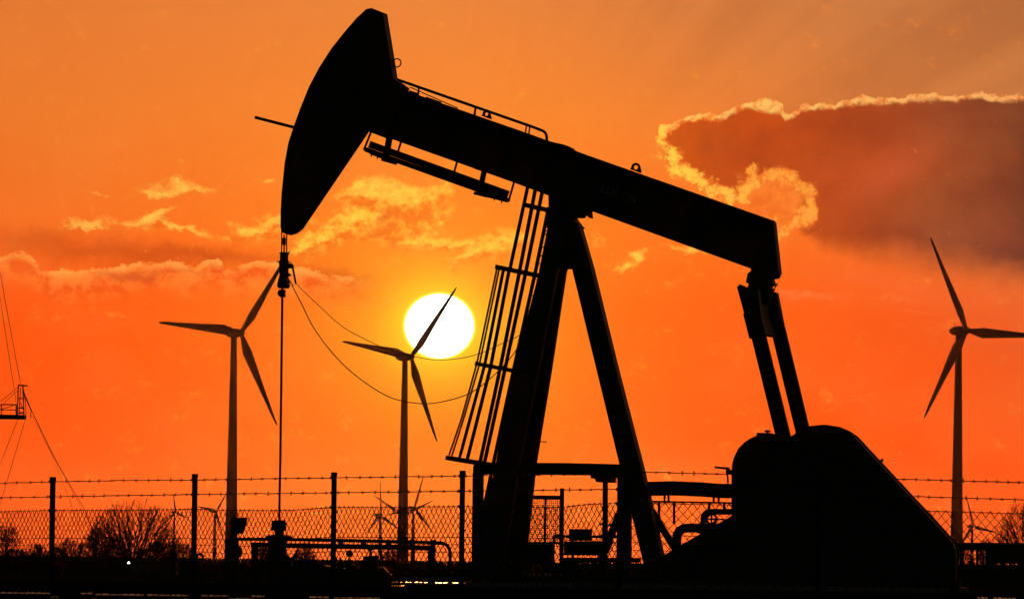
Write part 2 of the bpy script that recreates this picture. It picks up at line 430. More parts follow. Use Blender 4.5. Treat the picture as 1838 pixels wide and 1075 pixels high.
class Frame:                                   # a standing frame: pixel -> point in a vertical plane through it
    def __init__(s, x, y, Y, psi=0.0, origin=None):
        s.o = Vector(origin) if origin is not None else at(x, y, Y); s.psi = psi
        s.xd = Vector((math.cos(psi), -math.sin(psi), 0)); s.n = Vector((math.sin(psi), math.cos(psi), 0))
        s.ppm = FPX / s.o.y; s.k = math.sin(psi) * s.ppm
    def p(s, x, y, ly=0.0):
        d = ray(x, y); t = (ly + s.n.dot(s.o - CAM)) / s.n.dot(d); q = CAM + d * t - s.o
        return Vector((s.xd.dot(q), ly, q.z))
    def outline(s, pts, y0, y1):               # pixel outline of the whole silhouette -> (x, z) of the extruded section
        t = (y1 - y0) / 2; yc = (y0 + y1) / 2; n = len(pts)
        area = sum(pts[i][0] * pts[(i + 1) % n][1] - pts[(i + 1) % n][0] * pts[i][1] for i in range(n))
        sg = 1 if area > 0 else -1
        out = []
        for i, (x, y) in enumerate(pts):
            nx = 0
            for a, b in ((pts[i - 1], pts[i]), (pts[i], pts[(i + 1) % n])):
                L = math.hypot(b[0] - a[0], b[1] - a[1]) or 1
                nx += sg * (b[1] - a[1]) / L
            q = s.p(x - max(-1, min(1, nx * 1.2)) * s.k * t, y, yc)
            out.append((q.x, q.z))
        return out
    def prism(s, mb, pts, y0, y1): mb.prism(s.outline(pts, y0, y1), y0, y1)
    def rot(s): return -s.psi
    def bar(s, mb, a, b, wpx, d=0.06, ly=0.0): mb.bar(s.p(*a, ly), s.p(*b, ly), max(wpx / s.ppm - abs(s.k) / s.ppm * d * 0.7, 0.01), d)
    def tube(s, mb, pts, wpx, ly=0.0, n=8): mb.tube([s.p(x, y, ly) for x, y in pts], wpx / s.ppm / 2, n)

def rounded(pts, rad, n=4):                    # round the corners of a pixel polyline
    out = [pts[0]]
    for i in range(1, len(pts) - 1):
        p0, p1, p2 = (Vector(q) for q in (pts[i - 1], pts[i], pts[i + 1]))
        r = min(rad, (p1 - p0).length * 0.49, (p2 - p1).length * 0.49)
        a = p1 + (p0 - p1).normalized() * r; b = p1 + (p2 - p1).normalized() * r
        for k in range(n + 1):
            t = k / n; out.append(tuple(a * (1 - t) ** 2 + p1 * 2 * t * (1 - t) + b * t * t))
    out.append(pts[-1]); return out

# ------------------------------------------------------------------ ground
PAD = 1.15
def ground_z(y):
    if y < 40: return 0.0
    if y < 58: return PAD * (1 - math.cos(math.pi * (y - 40) / 18)) / 2
    if y < 170: return PAD
    if y < 200: return PAD * (1 + math.cos(math.pi * (y - 170) / 30)) / 2
    return 0.0
ys = [-400, -20, 0, 20, 36, 40, 43, 46, 49, 52, 55, 58, 62, 68, 75, 85, 95, 105, 115, 125, 135, 145, 155, 162, 168, 172, 176, 182, 190, 200, 260, 350, 500, 800, 1500, 4000, 14000]
xs = [-7500, -600, -120, -50] + [-30 + 1.5 * i for i in range(41)] + [50, 120, 600, 7500]
g = MB(); gv = []
for y in ys:
    for x in xs:
        j = (random.uniform(-0.035, 0.035) if abs(x) < 31 and 58 < y < 260 else 0)
        gv.append((x, y, ground_z(y) + j))
nx = len(xs)
g.add(gv, [(i * nx + j, i * nx + j + 1, (i + 1) * nx + j + 1, (i + 1) * nx + j) for i in range(len(ys) - 1) for j in range(nx - 1)], True)
tag(g.build('ground', M_GROUND), kind='structure')

# puddles lying on the pad, catching the sky
def puddle(x0, x1, y, seedv, label, half=2.2):
    rr = random.Random(seedv)
    Yp = (CAM.z - PAD - 0.05) * FPX / (y - (1006 + (0.5 * (x0 + x1) - 919) * math.tan(ROLL)))
    a, b = at(x0, y, Yp), at(x1, y, Yp); c = (a + b) / 2; hx = (b.x - a.x) / 2
    vs = []
    for i in range(40):
        t = 2 * math.pi * i / 40; k = 1 + 0.18 * rr.uniform(-1, 1)
        vs.append((hx * math.copysign(abs(math.cos(t)) ** 0.6, math.cos(t)) * (1 + 0.05 * rr.uniform(-1, 1)), half * math.sin(t) * k, 0))
    mb = MB(); mb.add(vs, [tuple(range(40))])
    tag(mb.build('puddle', M_WATER, loc=(c.x, Yp, PAD + 0.045)), label, None, kind='structure')
puddle(690, 848, 1044.3, 1, None, 0.9)
puddle(702, 728, 1050.0, 2, None, 0.9)

# ------------------------------------------------------------------ pumpjack
PSI = R(10)
PJ = Frame(1050, 1056, 119.0, PSI)
pj = empty('pumpjack', PJ.o, PJ.rot(), 'huge black oil well pumpjack nodding in front of the sunset', 'pumpjack')
def part(mb, name, m=M_PAINT, parent=pj): return mb.build(name, m, parent)

# horse head
head_pts = [(653.4, 22.5), (657.5, 18.4), (671.8, 16.6), (695, 24.6), (714, 142.5), (735, 158), (700, 250), (660.7, 235.4), (542.8, 411.5), (532.6, 418.4),
            (518, 421.7), (506.8, 418.4), (504, 409.4), (504.3, 378), (506, 348), (511.3, 294.8), (518, 258), (528.5, 226), (538.7, 198), (555, 157.6),
            (573.5, 122.8), (596, 88), (620.6, 57.3), (641, 33.8)]
b = MB(); PJ.prism(b, head_pts, -0.2, 0.2)
head = part(b, 'horse_head')
arc = [(641, 34.8), (620.6, 57.3), (596, 88), (573.5, 122.8), (555, 157.6), (538.7, 199), (528.5, 227), (518, 258), (511, 294.8), (506, 348), (504.3, 378), (504, 409.4)]
b = MB()                                        # rolled face plate the cables lie on
vs = []
for x, y in arc:
    q = PJ.p(x + PJ.k * 0.24 + 1.0, y, 0)
    vs += [(q.x, -0.24, q.z), (q.x, 0.24, q.z), (q.x + 0.02, 0.24, q.z), (q.x + 0.02, -0.24, q.z)]
k = len(arc)
b.add(vs, [(i * 4 + j, i * 4 + (j + 1) % 4, i * 4 + 4 + (j + 1) % 4, i * 4 + 4 + j) for i in range(k - 1) for j in range(4)] + [(0, 1, 2, 3), ((k - 1) * 4 + 3, (k - 1) * 4 + 2, (k - 1) * 4 + 1, (k - 1) * 4)])
part(b, 'face_plate', M_PAINT, head)
b = MB(); b.ring(PJ.p(712.5, 113.5), 7.5 / PJ.ppm, 0.011, 'y', 0, 360); part(b, 'lifting_ring', M_STEEL, head)
b = MB(); PJ.bar(b, (458, 211), (545, 233.5), 6.5, 0.07); part(b, 'guide_arm', M_STEEL, head)
b = MB(); PJ.bar(b, (664, 30), (700, 150), 3.0, 0.04, -0.215); part(b, 'stiffener', M_PAINT, head)

# walking beam: I section
beam_pts = [(668, 142), (720, 160), (818.6, 195), (944, 238.6), (1058.6, 280.5), (1391, 397), (1402, 497.5), (1345, 481.5), (1062, 379), (985, 351), (919, 326.5), (718, 254), (650, 231)]
b = MB(); PJ.prism(b, beam_pts, -0.03, 0.03)
def flange(mb, pts, thick_px, half):
    for (x0, y0), (x1, y1) in zip(pts[:-1], pts[1:]):
        p, q = PJ.p(x0, y0), PJ.p(x1, y1); mb.bar(p, q, thick_px / PJ.ppm, half * 2)
flange(b, [(700, 155.3), (818.6, 197.5), (944, 241), (1058.6, 283), (1388, 398.5)], 5, 0.2)
flange(b, [(670, 235.5), (919, 324), (985, 348.5), (1062, 376.5), (1345, 478.5), (1398, 494)], 5, 0.2)
for fx, y0, y1 in ((1389, 399, 492), (1240, 349, 440), (1110, 301, 392), (900, 225, 316), (790, 188, 276)):
    b.bar(PJ.p(fx, y0), PJ.p(fx + (y1 - y0) * 0.11, y1), 0.03, 0.38)
beam = part(b, 'walking_beam')
def lug(x, y, w, h, hole, name='lifting_lug'):
    mb = MB(); n = 14; outer = []; inner = []
    for i in range(n + 1):
        a = math.pi * i / n; outer.append((x + math.cos(a) * h, y - math.sin(a) * h)); inner.append((x + math.cos(a) * hole, y - math.sin(a) * hole))
    sl = 0.36
    outer = [(x + w, y + h * 0.9 + w * sl)] + outer + [(x - w, y + h * 0.9 - w * sl)]
    lower = [(x + w, y + h * 0.9 + w * sl)] + [(x + math.cos(a) * hole, y + math.sin(a) * hole) for a in [math.pi * i / n for i in range(n + 1)]] + [(x - w, y + h * 0.9 - w * sl)]
    up = outer[1:-1] + inner[::-1]
    vs = []
    def strip(A, B):
        for i in range(len(A) - 1):
            q = [PJ.p(*A[i]), PJ.p(*A[i + 1]), PJ.p(*B[i + 1]), PJ.p(*B[i])]
            mb.prism([(v.x, v.z) for v in q], -0.025, 0.025)
    N = 24
    ci = [(x + math.cos(2 * math.pi * i / N) * hole, y + math.sin(2 * math.pi * i / N) * hole) for i in range(N + 1)]
    co = []
    for i in range(N + 1):
        a = 2 * math.pi * i / N; cx, cy = math.cos(a), math.sin(a)
        if cy <= 0: co.append((x + cx * h, y + cy * h))
        else:
            t = min(1.0, cy * 1.6); co.append((x + cx * (h + (w - h) * t), y + h * 0.9 * min(1, cy * 2) + cx * w * sl * t))
    strip(co, ci)
    part(mb, name, M_PAINT, beam)
lug(1141.5, 300.8, 12, 8.0, 4.0)
lug(873.5, 205.5, 11, 7.0, 3.2)
b = MB(); PJ.prism(b, [(980, 252), (992, 255), (1018, 261), (1030, 266), (1034, 270.5), (1034, 276), (980, 258)], -0.15, 0.15); part(b, 'cover_plate', M_PAINT, beam)
b = MB(); PJ.prism(b, [(985, 345), (1064, 376), (1062, 392), (1053, 383), (1050, 391), (1036, 391), (1040, 404), (985, 400)], -0.22, 0.22); part(b, 'saddle_bearing', M_STEEL, beam)
# painted letters on the web
cu_ = bpy.data.curves.new('lettering', 'FONT'); cu_.body = 'LUFKIN'; cu_.size = 0.17; cu_.space_character = 1.12; cu_.extrude = 0.002
tmp = bpy.data.objects.new('lettering_source', cu_); COL.objects.link(tmp)
bpy.context.view_layer.update()
me = bpy.data.meshes.new_from_object(tmp.evaluated_get(bpy.context.evaluated_depsgraph_get()))
bpy.data.objects.remove(tmp)
letters = bpy.data.objects.new('lettering', me); COL.objects.link(letters); letters.parent = beam
me.materials.clear(); me.materials.append(M_LETTER)
letters.location = PJ.p(1077, 344, -0.034); letters.rotation_euler = (R(90), R(19.2), 0)

# top rail along the beam
b = MB()
rail = rounded([(712, 143), (960, 229.5), (981, 238), (981.5, 256)], 18, 6)
PJ.tube(b, rail, 5.2, 0.12, 8)
PJ.tube(b, [(735, 156.5), (822, 195)], 2.0, 0.12, 6)
for x, y, w in ((752, 157, 3.5), (853.5, 193, 4), (945, 225, 2.6), (951, 227, 2.6)): PJ.bar(b, (x, y), (x - 2, y + 17), w, 0.04, 0.12)
PJ.bar(b, (735, 164), (752, 170), 4, 0.04, 0.12); PJ.bar(b, (765, 175), (792, 184.5), 3, 0.04, 0.12)
part(b, 'top_rail', M_STEEL, beam)

# walkway hung under the beam
b = MB()
PJ.bar(b, (663.5, 259.5), (912, 349), 14, 0.10, -0.33)
PJ.bar(b, (656, 268.5), (911.5, 360), 9.6, 0.06, -0.40)
for (x0, y0), (x1, y1), w in (((666.5, 236), (653, 270), 3.6), ((922.5, 328), (912.5, 363), 3.6), ((720, 255), (714.5, 272), 3.6), ((820.5, 291), (815.5, 308), 3.6),
                              ((699, 247), (692, 290), 12), ((869, 308), (860, 350), 10)):
    PJ.bar(b, (x0, y0), (x1, y1), w, 0.05, -0.36)
PJ.bar(b, (687, 243), (707, 250), 7, 0.3, -0.2); PJ.bar(b, (855, 303), (876, 310), 7, 0.3, -0.2)
PJ.bar(b, (686, 286.5), (711, 293.5), 8, 0.16, -0.38); PJ.bar(b, (852, 347), (876, 353), 8, 0.16, -0.38)
PJ.bar(b, (664, 275), (690, 285), 5, 0.05, -0.38); PJ.bar(b, (876, 353.5), (910, 362), 4, 0.05, -0.38)
for x, y in ((667, 280), (678, 284), (888, 359), (901, 364)): PJ.bar(b, (x, y - 3), (x - 0.7, y + 1.5), 2.2, 0.03, -0.38)
walk = part(b, 'walkway', M_STEEL, beam)

# equalizer and pitman arms
b = MB(); PJ.prism(b, [(1346, 478), (1400, 494), (1401, 499), (1391, 501), (1395, 512), (1388, 514), (1390, 522), (1384, 545), (1350, 545), (1340, 520), (1343, 510), (1338, 508), (1341, 492), (1347, 487)], -0.2, 0.2)
part(b, 'tail_bearing', M_STEEL)
b = MB()
PJ.prism(b, [(1322, 516), (1330, 511), (1342, 516), (1365, 520), (1376, 598), (1372, 603), (1350, 588), (1340, 585), (1338, 574)], -1.05, -0.72)
PJ.prism(b, [(1378, 524), (1398, 525), (1410.5, 589), (1402, 593), (1401, 602), (1388, 604)], 0.72, 1.05)
PJ.prism(b, [(1345, 522), (1384, 528), (1392, 590), (1386, 603), (1372, 603)], -0.74, 0.74)
PJ.bar(b, (1388, 522), (1396, 508), 2.2, 0.03, 0.1); PJ.bar(b, (1382, 519), (1391, 521), 3.5, 0.05, 0.1)
part(b, 'equalizer_bar', M_STEEL)
for x0, x1, ly in ((1358, 1417, -0.9), (1396, 1454, 0.9)):
    b = MB(); PJ.bar(b, (x0 - 3, 575), (x1 + 8, 860), 27, 0.14, ly)
    if ly < 0: PJ.bar(b, (x0 - 8, 560), (x0 + 3, 604), 33, 0.18, ly)
    else: PJ.bar(b, (x0 - 8, 560), (x0 + 1, 600), 24, 0.18, ly)
    part(b, 'pitman_arm')
for ly in (-0.75, 0.75):
    b = MB(); PJ.bar(b, (1432 + ly * 20, 862), (1540 + ly * 20, 930), 44, 0.2, ly); part(b, 'crank_arm')

# samson post: two front legs, one rear leg, cap
for ly0, ly1, dx in ((-0.28, -1.0, 0), (0.28, 1.0, 0)):
    b = MB()
    def pt(x, y):
        t = (y - 400) / 656; ly = ly0 + (ly1 - ly0) * t
        return PJ.p(x + ly * 19.0, y, ly)
    A = [(986, 400), (1027, 400), (1014, 492), (962, 850), (936, 1056), (874, 1056), (908, 830)]
    # tapering square tube built station by station
    st = [(400, 992, 1034), (492, 974, 1010), (660, 934, 981), (828, 905, 950), (1056, 862, 920)]
    vs = []
    for y, xl, xr in st:
        t = (y - 400) / 656; ly = ly0 + (ly1 - ly0) * t
        l, r = PJ.p(xl + ly * 19.2 + 2, y, ly), PJ.p(xr + ly * 19.2 - 2, y, ly)
        for q, d in ((l, -0.11), (r, -0.11), (r, 0.11), (l, 0.11)): vs.append((q.x, q.y + d, q.z))
    n = len(st)
    b.add(vs, [(i * 4 + j, i * 4 + (j + 1) % 4, i * 4 + 4 + (j + 1) % 4, i * 4 + 4 + j) for i in range(n - 1) for j in range(4)] + [(3, 2, 1, 0), tuple(n * 4 - 4 + j for j in range(4))])
    part(b, 'front_leg')
b = MB(); PJ.prism(b, [(1008, 400), (1042, 400), (1045, 402), (1068, 482), (1113, 666), (1158, 840), (1205, 1045), (1166, 1056), (1113, 840), (1026, 482), (1016, 482)], -0.2, 0.2)
part(b, 'rear_leg')
b = MB(); PJ.prism(b, [(990, 372), (1036, 388), (1044, 402), (1051, 408), (1044, 412), (1068, 482), (1016, 482), (976, 484), (983, 425), (981, 408)], -0.36, 0.36)
part(b, 'post_cap')
b = MB(); PJ.bar(b, (958, 791), (981, 793), 2.4, 0.03, 0.9); part(b, 'cable_bracket', M_STEEL)
for x, y in ((969, 459), (953, 557), (939, 622), (976, 420)):
    b = MB(); PJ.bar(b, (x - 4, y), (x + 8, y + 1), 3, 0.04, -0.4); part(b, 'climbing_step', M_STEEL)

# portal frame round the post foot
b = MB()
PJ.prism(b, [(849, 836), (857, 829), (890, 830), (1010, 830.5), (1062, 831.5), (1115, 833), (1135, 836), (1135, 852), (1115, 853), (960, 852), (884, 851), (868, 852), (849, 850)], -0.07, 0.07)
PJ.bar(b, (858.5, 848), (856, 1054), 20, 0.14, 0); PJ.bar(b, (1125, 845), (1124, 1054), 19, 0.14, 0)
PJ.prism(b, [(1060, 852), (1112, 852.5), (1112, 858), (1107, 858), (1107, 866.5), (1070, 865), (1067, 859), (1060, 858)], -0.09, 0.09)
PJ.bar(b, (1086.5, 860), (1086, 1054), 9.5, 0.08, 0)
PJ.bar(b, (1112, 922), (1076, 1010), 14, 0.08, 0.2); PJ.bar(b, (1148, 880), (1216, 992), 13, 0.08, 0.3)
PJ.bar(b, (1107, 878), (1118, 878), 5, 0.05, -0.1); PJ.bar(b, (1107, 904), (1118, 904), 5, 0.05, -0.1)
part(b, 'portal_frame', M_STEEL)

# ladder with its cage
b = MB()
bars = [([(892, 482), (856, 652), (829, 749), (806, 817)], -0.10, 3.4), ([(896, 483), (861, 652), (832, 752), (811, 818)], 0.10, 3.4),
        ([(903.5, 485), (870, 655), (825, 821)], -0.28, 6.0), ([(913.5, 487), (881, 657), (839, 823)], 0.30, 6.6)]
for pts, ly, w in bars:
    for a, c in zip(pts[:-1], pts[1:]): PJ.bar(b, a, c, w, 0.02, ly)
PJ.bar(b, (947.5, 334), (914.5, 487), 6.6, 0.02, 0.30)
def hoop(mb, L, Rr, w):
    n = 14; pts = []
    for i in range(n + 1):
        a = math.pi * i / n
        s_ = math.sin(a); ly = -0.36 * math.cos(a)
        x = Rr[0] + (L[0] - Rr[0]) * s_; y = Rr[1] + (L[1] - Rr[1]) * s_
        pts.append(PJ.p(x, y, ly))
    t = (PJ.p(*L) - PJ.p(*Rr)).normalized()
    for p, q in zip(pts[:-1], pts[1:]):
        q = q + (q - p) * 0.12
        d = (q - p).normalized(); nrm = Vector((0, 1, 0)).cross(t).normalized()
        mb.bar(p, q, w / PJ.ppm, 0.012, ref=d.cross(nrm))
for L, Rr, w in (((938, 367), (990, 379), 8.5), ((889.5, 479), (967, 495), 8.5), ((853, 652), (930, 667), 7.5), ((800.5, 821), (878, 833), 8.5)): hoop(b, L, Rr, w)
for L, Rr, w in (((889.5, 479), (967, 495), 8.5), ((853, 652), (930, 667), 7), ((800.5, 821), (866, 832), 9), ((938, 367), (992, 379), 8)): PJ.bar(b, L, Rr, w, 0.04, 0.0)
cage = part(b, 'ladder_cage', M_STEEL)
b = MB()
st1 = [(960.5, 342), (932, 490), (898, 660), (862, 828)]; st2 = [(973, 346), (943, 492), (906.5, 662), (870, 829)]
for st_, ly in ((st1, -0.24), (st2, 0.24)):
    for a, c in zip(st_[:-1], st_[1:]): PJ.bar(b, a, c, 6.8, 0.05, ly)
for st_, ly in (([(985, 372), (960, 493), (921, 668), (886, 830), (850, 1000)], -0.25), ([(992, 380), (969, 496), (931, 668), (896, 830), (860, 1000)], 0.25)):
    for a, c in zip(st_[:-1], st_[1:]): PJ.bar(b, a, c, 6.8, 0.05, ly)
for i in range(22):
    t = i / 21; y = 385 + t * 610; x = 983 + (850 - 983) * ((y - 372) / 628)
    b.tube([PJ.p(x, y, -0.25), PJ.p(x + 9.5, y + 1, 0.25)], 0.011, 5)
ladder = part(b, 'ladder', M_STEEL); cage.parent = ladder
b = MB(); PJ.bar(b, (886, 858), (866, 946), 9, 0.06, -0.5); part(b, 'brace', M_STEEL)

# gearbox, crank guard, skid, pipe runs on the skid
b = MB()
PJ.prism(b, [(1311, 1050), (1311, 852), (1311.6, 835.6), (1315, 822), (1323, 806), (1334.7, 794), (1344, 788), (1356, 782.8), (1356, 777.5), (1394, 778), (1419, 783), (1440, 800), (1480, 1050)], -0.6, 0.6)
gb = part(b, 'gearbox')
b = MB(); b.lathe(PJ.p(1377.5, 779), [(0.02, 0), (0.02, 0.035), (0.055, 0.04), (0.055, 0.055), (0.03, 0.07)], 12); part(b, 'breather_cap', M_STEEL, gb)
b = MB()
PJ.bar(b, (1283, 838), (1310, 841), 4.5, 0.04, -0.62); PJ.bar(b, (1305.5, 838), (1307.5, 886), 3.2, 0.04, -0.62); PJ.bar(b, (1303, 847), (1318, 847), 9, 0.06, -0.62)
part(b, 'brake_lever', M_STEEL, gb)
gp = [(1180, 1050), (1180, 1003), (1194, 994), (1230, 973), (1285, 941), (1312, 926), (1345, 895), (1370, 850), (1400, 800), (1419, 783), (1434, 773), (1453.7, 764.6),
      (1480, 762), (1505, 766), (1522, 773), (1537, 783), (1553.5, 801), (1609.7, 861), (1662, 917), (1704, 962.5), (1713, 973), (1717.5, 984), (1719.5, 1000), (1719.5, 1050)]
b = MB(); PJ.prism(b, gp, -1.4, -1.12)
guard = part(b, 'crank_guard')
rimp = gp[10:-1]
b = MB()
for (x0, y0), (x1, y1) in zip(rimp[:-1], rimp[1:]):
    p, q = PJ.p(x0 + 2, y0 + 1.5, -1.4), PJ.p(x1 + 2, y1 + 1.5, -1.4); b.bar(p, q + (q - p) * 0.03, 0.03, 0.05)
part(b, 'rim_flange', M_STEEL, guard)
b = MB(); PJ.bar(b, (1579, 830), (1585, 824), 5, 0.08, -1.26); part(b, 'lifting_eye', M_STEEL, guard)
b = MB()
tri = [(1343, 1024), (1357, 1049), (1329, 1049)]
for i in range(3): PJ.bar(b, tri[i], tri[(i + 1) % 3], 2.6, 0.006, -1.405)
PJ.bar(b, (1343, 1033), (1343, 1042), 2, 0.006, -1.405); PJ.bar(b, (1343, 1044), (1343, 1046), 2, 0.006, -1.405)
part(b, 'warning_triangle', M_SIGN, guard)
b = MB()
for ly in (-1.0, 1.0): b.box(PJ.p(845, 1054, ly - 0.12), PJ.p(1725, 1040, ly + 0.12))
for x in (870, 1000, 1130, 1260, 1400, 1560, 1700): b.box(PJ.p(x, 1053, -0.88), PJ.p(x + 20, 1042, 0.88))
part(b, 'skid_beam', M_STEEL)
b = MB(); b.box(PJ.p(835, 1064, -1.6), PJ.p(1740, 1053.5, 1.6)); part(b, 'foundation', M_CONC)
b = MB()
PJ.tube(b, [(1150, 878), (1165, 877), (1210, 876), (1260, 878), (1290, 880.5), (1330, 881)], 27, 0.5, 12)
for x in (1193, 1200, 1281, 1290): PJ.bar(b, (x, 885), (x, 902), 4, 0.05, 0.5)
PJ.bar(b, (1166, 899.5), (1320, 902.5), 4, 0.05, 0.5)
for x, y1 in ((1183, 985), (1210, 940), (1273, 925), (1300, 915)): PJ.bar(b, (x, 901), (x, y1), 4.6, 0.05, 0.5)
part(b, 'hydraulic_pipe', M_STEEL)
b = MB()
PJ.tube(b, rounded([(1262, 945), (1263, 918), (1320, 918)], 16), 11, -0.3, 10)
PJ.tube(b, rounded([(1214, 1000), (1215, 947), (1300, 947)], 20), 17, -0.3, 10)
part(b, 'elbow_pipe', M_STEEL)
b = MB(); b.ring(PJ.p(1277, 931, -0.3), 9 / PJ.ppm, 0.02); b.bar(PJ.p(1268, 931, -0.3), PJ.p(1300, 932, -0.3), 0.03, 0.03); b.bar(PJ.p(1277, 922, -0.3), PJ.p(1277, 940, -0.3), 0.025, 0.025)
PJ.bar(b, (1240, 950), (1262, 957), 5, 0.05, -0.3)
part(b, 'valve_wheel', M_STEEL)

# bridle cables from the head
b = MB()
PJ.tube(b, [(505.6, 405), (505.6, 470)], 2.6, -0.10, 6); PJ.tube(b, [(514.6, 405), (514.6, 470)], 2.6, 0.10, 6)
part(b, 'bridle_cable', M_STEEL, head)

# ------------------------------------------------------------------ polished rod with its carrier
WF = Frame(501, 952, 119.0, PSI, origin=PJ.o + Matrix.Rotation(-PSI, 3, 'Z') @ PJ.p(501, 955))
rod = empty('polished_rod', WF.o, WF.rot(), 'thin polished rod hanging straight down from the horse head into the wellhead', 'pump rod')
b = MB(); WF.bar(b, (503, 454.5), (517.5, 455), 3, 0.24); WF.prism(b, [(501.5, 468), (501, 472), (502, 496), (517, 496), (518.5, 472), (518.5, 468)], -0.12, 0.12)
WF.prism(b, [(503, 453), (517, 453), (517.5, 472), (502.5, 472)], -0.1, 0.1); WF.bar(b, (499.5, 470), (519.5, 470), 4, 0.26)
WF.bar(b, (510, 421), (510, 456), 2.6, 0.03); WF.prism(b, [(507, 427), (513, 427), (513, 440), (507, 440)], -0.05, 0.05)
b.build('carrier_bar', M_STEEL, rod)
b = MB(); WF.prism(b, [(516, 473), (525, 473), (527.5, 477), (527, 482), (516, 482)], -0.05, 0.05); WF.bar(b, (525.3, 480), (531, 509), 3.4, 0.03)
WF.prism(b, [(514, 489), (519, 490), (524, 494), (516, 497)], -0.04, 0.04); WF.tube(b, [(517, 497), (520, 507), (527, 513), (531, 509), (536, 513)], 1.3, 0, 5)
b.build('sensor_arm', M_STEEL, rod)
b = MB(); WF.prism(b, [(502, 494), (516.5, 494), (519.5, 508), (520.5, 513), (518, 517.5), (500, 517.5), (497.5, 514), (498, 508)], -0.12, 0.12); b.build('load_cell', M_STEEL, rod)
b = MB(); WF.prism(b, [(502, 520), (512.5, 520), (512.5, 533.5), (503, 533.5), (499, 530), (498, 526.5), (499, 523)], -0.07, 0.07); b.build('rod_clamp', M_STEEL, rod)
b = MB(); WF.tube(b, [(506.8, 515), (505.5, 640), (503.5, 800), (501, 945)], 4.4, 0, 8); b.build('rod', M_STEEL, rod)

# ------------------------------------------------------------------ wellhead
well = empty('wellhead', WF.o + Vector((0, 0, WF.p(500, 1058).z)), WF.rot(), 'stubby wellhead with flanges and a handwheel directly under the thin rod', 'wellhead')
WH = Frame(0, 0, 0, PSI, origin=well.location)
def ax(z_px, x=500): return WH.p(x, z_px)
def latpx(rows, mb, cx):
    base = WH.p(cx, 1056); sc = WH.ppm
    mb.lathe(base, [(w / 2 / sc, (1056 - y) / sc) for w, y in rows], 14)
b = MB(); latpx([(28, 952), (28, 938), (24, 934), (18, 933)], b, 499); latpx([(17, 960), (17, 950)], b, 500); b.build('stuffing_box', M_STEEL, well)
b = MB(); latpx([(50, 965), (50, 962), (30, 959.5)], b, 499); latpx([(36, 970), (36, 964)], b, 499); b.build('flange', M_STEEL, well)
b = MB(); latpx([(48, 1052), (48, 1012), (42, 1010), (42, 1000), (34, 996), (34, 968)], b, 497); b.build('casing', M_STEEL, well)
b = MB(); WH.prism(b, [(508, 993), (518, 996), (524, 1006), (528, 1015), (508, 1030)], -0.1, 0.1); b.build('side_outlet', M_STEEL, well)
b = MB(); b.ring(WH.p(532, 1024, -0.2), 25 / WH.ppm, 0.016, 'y', 0, 360, 32); b.bar(WH.p(508, 1024, -0.2), WH.p(556, 1024, -0.2), 0.03, 0.03); b.bar(WH.p(532, 1000, -0.2), WH.p(532, 1048, -0.2), 0.03, 0.03)
b.build('handwheel', M_STEEL, well)

# ------------------------------------------------------------------ flow pipes
def frame_thing(name, x, y, Y, psi, label, cat, group=None):
    f = Frame(x, y, Y, psi); return f, empty(name, f.o, f.rot(), label, cat, group)
FL, fl = frame_thing('flow_pipe', 620, 1052, 121, 0, 'long upper flow pipe bending down at its right end beside the fence post', 'pipe')
b = MB(); FL.tube(b, rounded([(425, 967), (520, 967.5), (600, 969), (808, 974), (808, 1050)], 20, 6), 6.2, 0, 10); b.build('pipe_run', M_STEEL, fl)
for x in (612, 652, 697, 739, 777):
    b = MB(); FL.bar(b, (x, 968), (x, 984), 9, 0.12, 0); b.build('pipe_clamp', M_STEEL, fl)
b = MB(); FL.bar(b, (742, 978), (741, 1054), 5, 0.05, 0.15); b.build('support_leg', M_STEEL, fl)
FM, fm = frame_thing('manifold_pipe', 620, 1052, 120.6, 0, 'lower thicker manifold pipe standing on two fat legs under the long flow pipe', 'pipe')
b = MB(); FM.tube(b, [(450, 977), (520, 978.5), (600, 980), (778, 983)], 9, 0, 10); b.build('pipe_run', M_STEEL, fm)
for x, w in ((457.5, 13), (775, 14.5)):
    b = MB(); FM.tube(b, [(x, 977 if x < 500 else 981), (x - 1, 1054)], w, 0, 10); b.build('leg', M_STEEL, fm)
# gauge, small valves
FG, fg = frame_thing('pressure_gauge', 626, 1052, 119.5, 0, 'round pressure gauge on a thin stem above the low skid', 'gauge')
b = MB(); FG.tube(b, [(626, 1050), (626, 1000)], 3, 0, 8); b.build('stem', M_STEEL, fg)
c = FG.p(627, 993); b = MB(); b.tube([c + Vector((0, -0.03, 0)), c + Vector((0, 0.03, 0))], 6.3 / FG.ppm, 18); b.build('dial', M_STEEL, fg)
FV, fv = frame_thing('needle_valve', 610, 1052, 119.5, 0, 'small bent valve fitting left of the round gauge', 'valve')
b = MB(); FV.prism(b, [(604, 1050), (604, 1012), (608, 1006), (609, 1000), (613, 1000), (614, 1006), (618, 1012), (618, 1050)], -0.05, 0.05); b.build('valve_body', M_STEEL, fv)
b = MB(); FV.bar(b, (603, 999), (606, 1010), 3, 0.03); FV.bar(b, (612, 1009), (630, 1008), 2.5, 0.03); b.build('valve_handle', M_STEEL, fv)
FS, fs = frame_thing('pump_skid', 650, 1054, 119.2, 0, 'low black skid enclosure with a chamfered right corner below the pipes', 'skid')
b = MB(); FS.prism(b, [(520, 1052), (522, 1030), (560, 1016), (582, 1014), (620, 1020), (640, 1018), (688, 1017), (703, 1031), (703, 1052)], -0.4, 0.4); b.build('enclosure', M_CABIN, fs)
b = MB(); FS.prism(b, [(651, 1018), (652, 998), (678, 996), (679, 1018)], -0.14, 0.14); FS.bar(b, (665, 998), (665, 985), 5, 0.05); b.build('actuator', M_STEEL, fs)
b = MB(); b.sphere(FS.p(664.5, 982), 7.5 / FS.ppm, 0.8); b.build('actuator_cap', M_STEEL, fs)
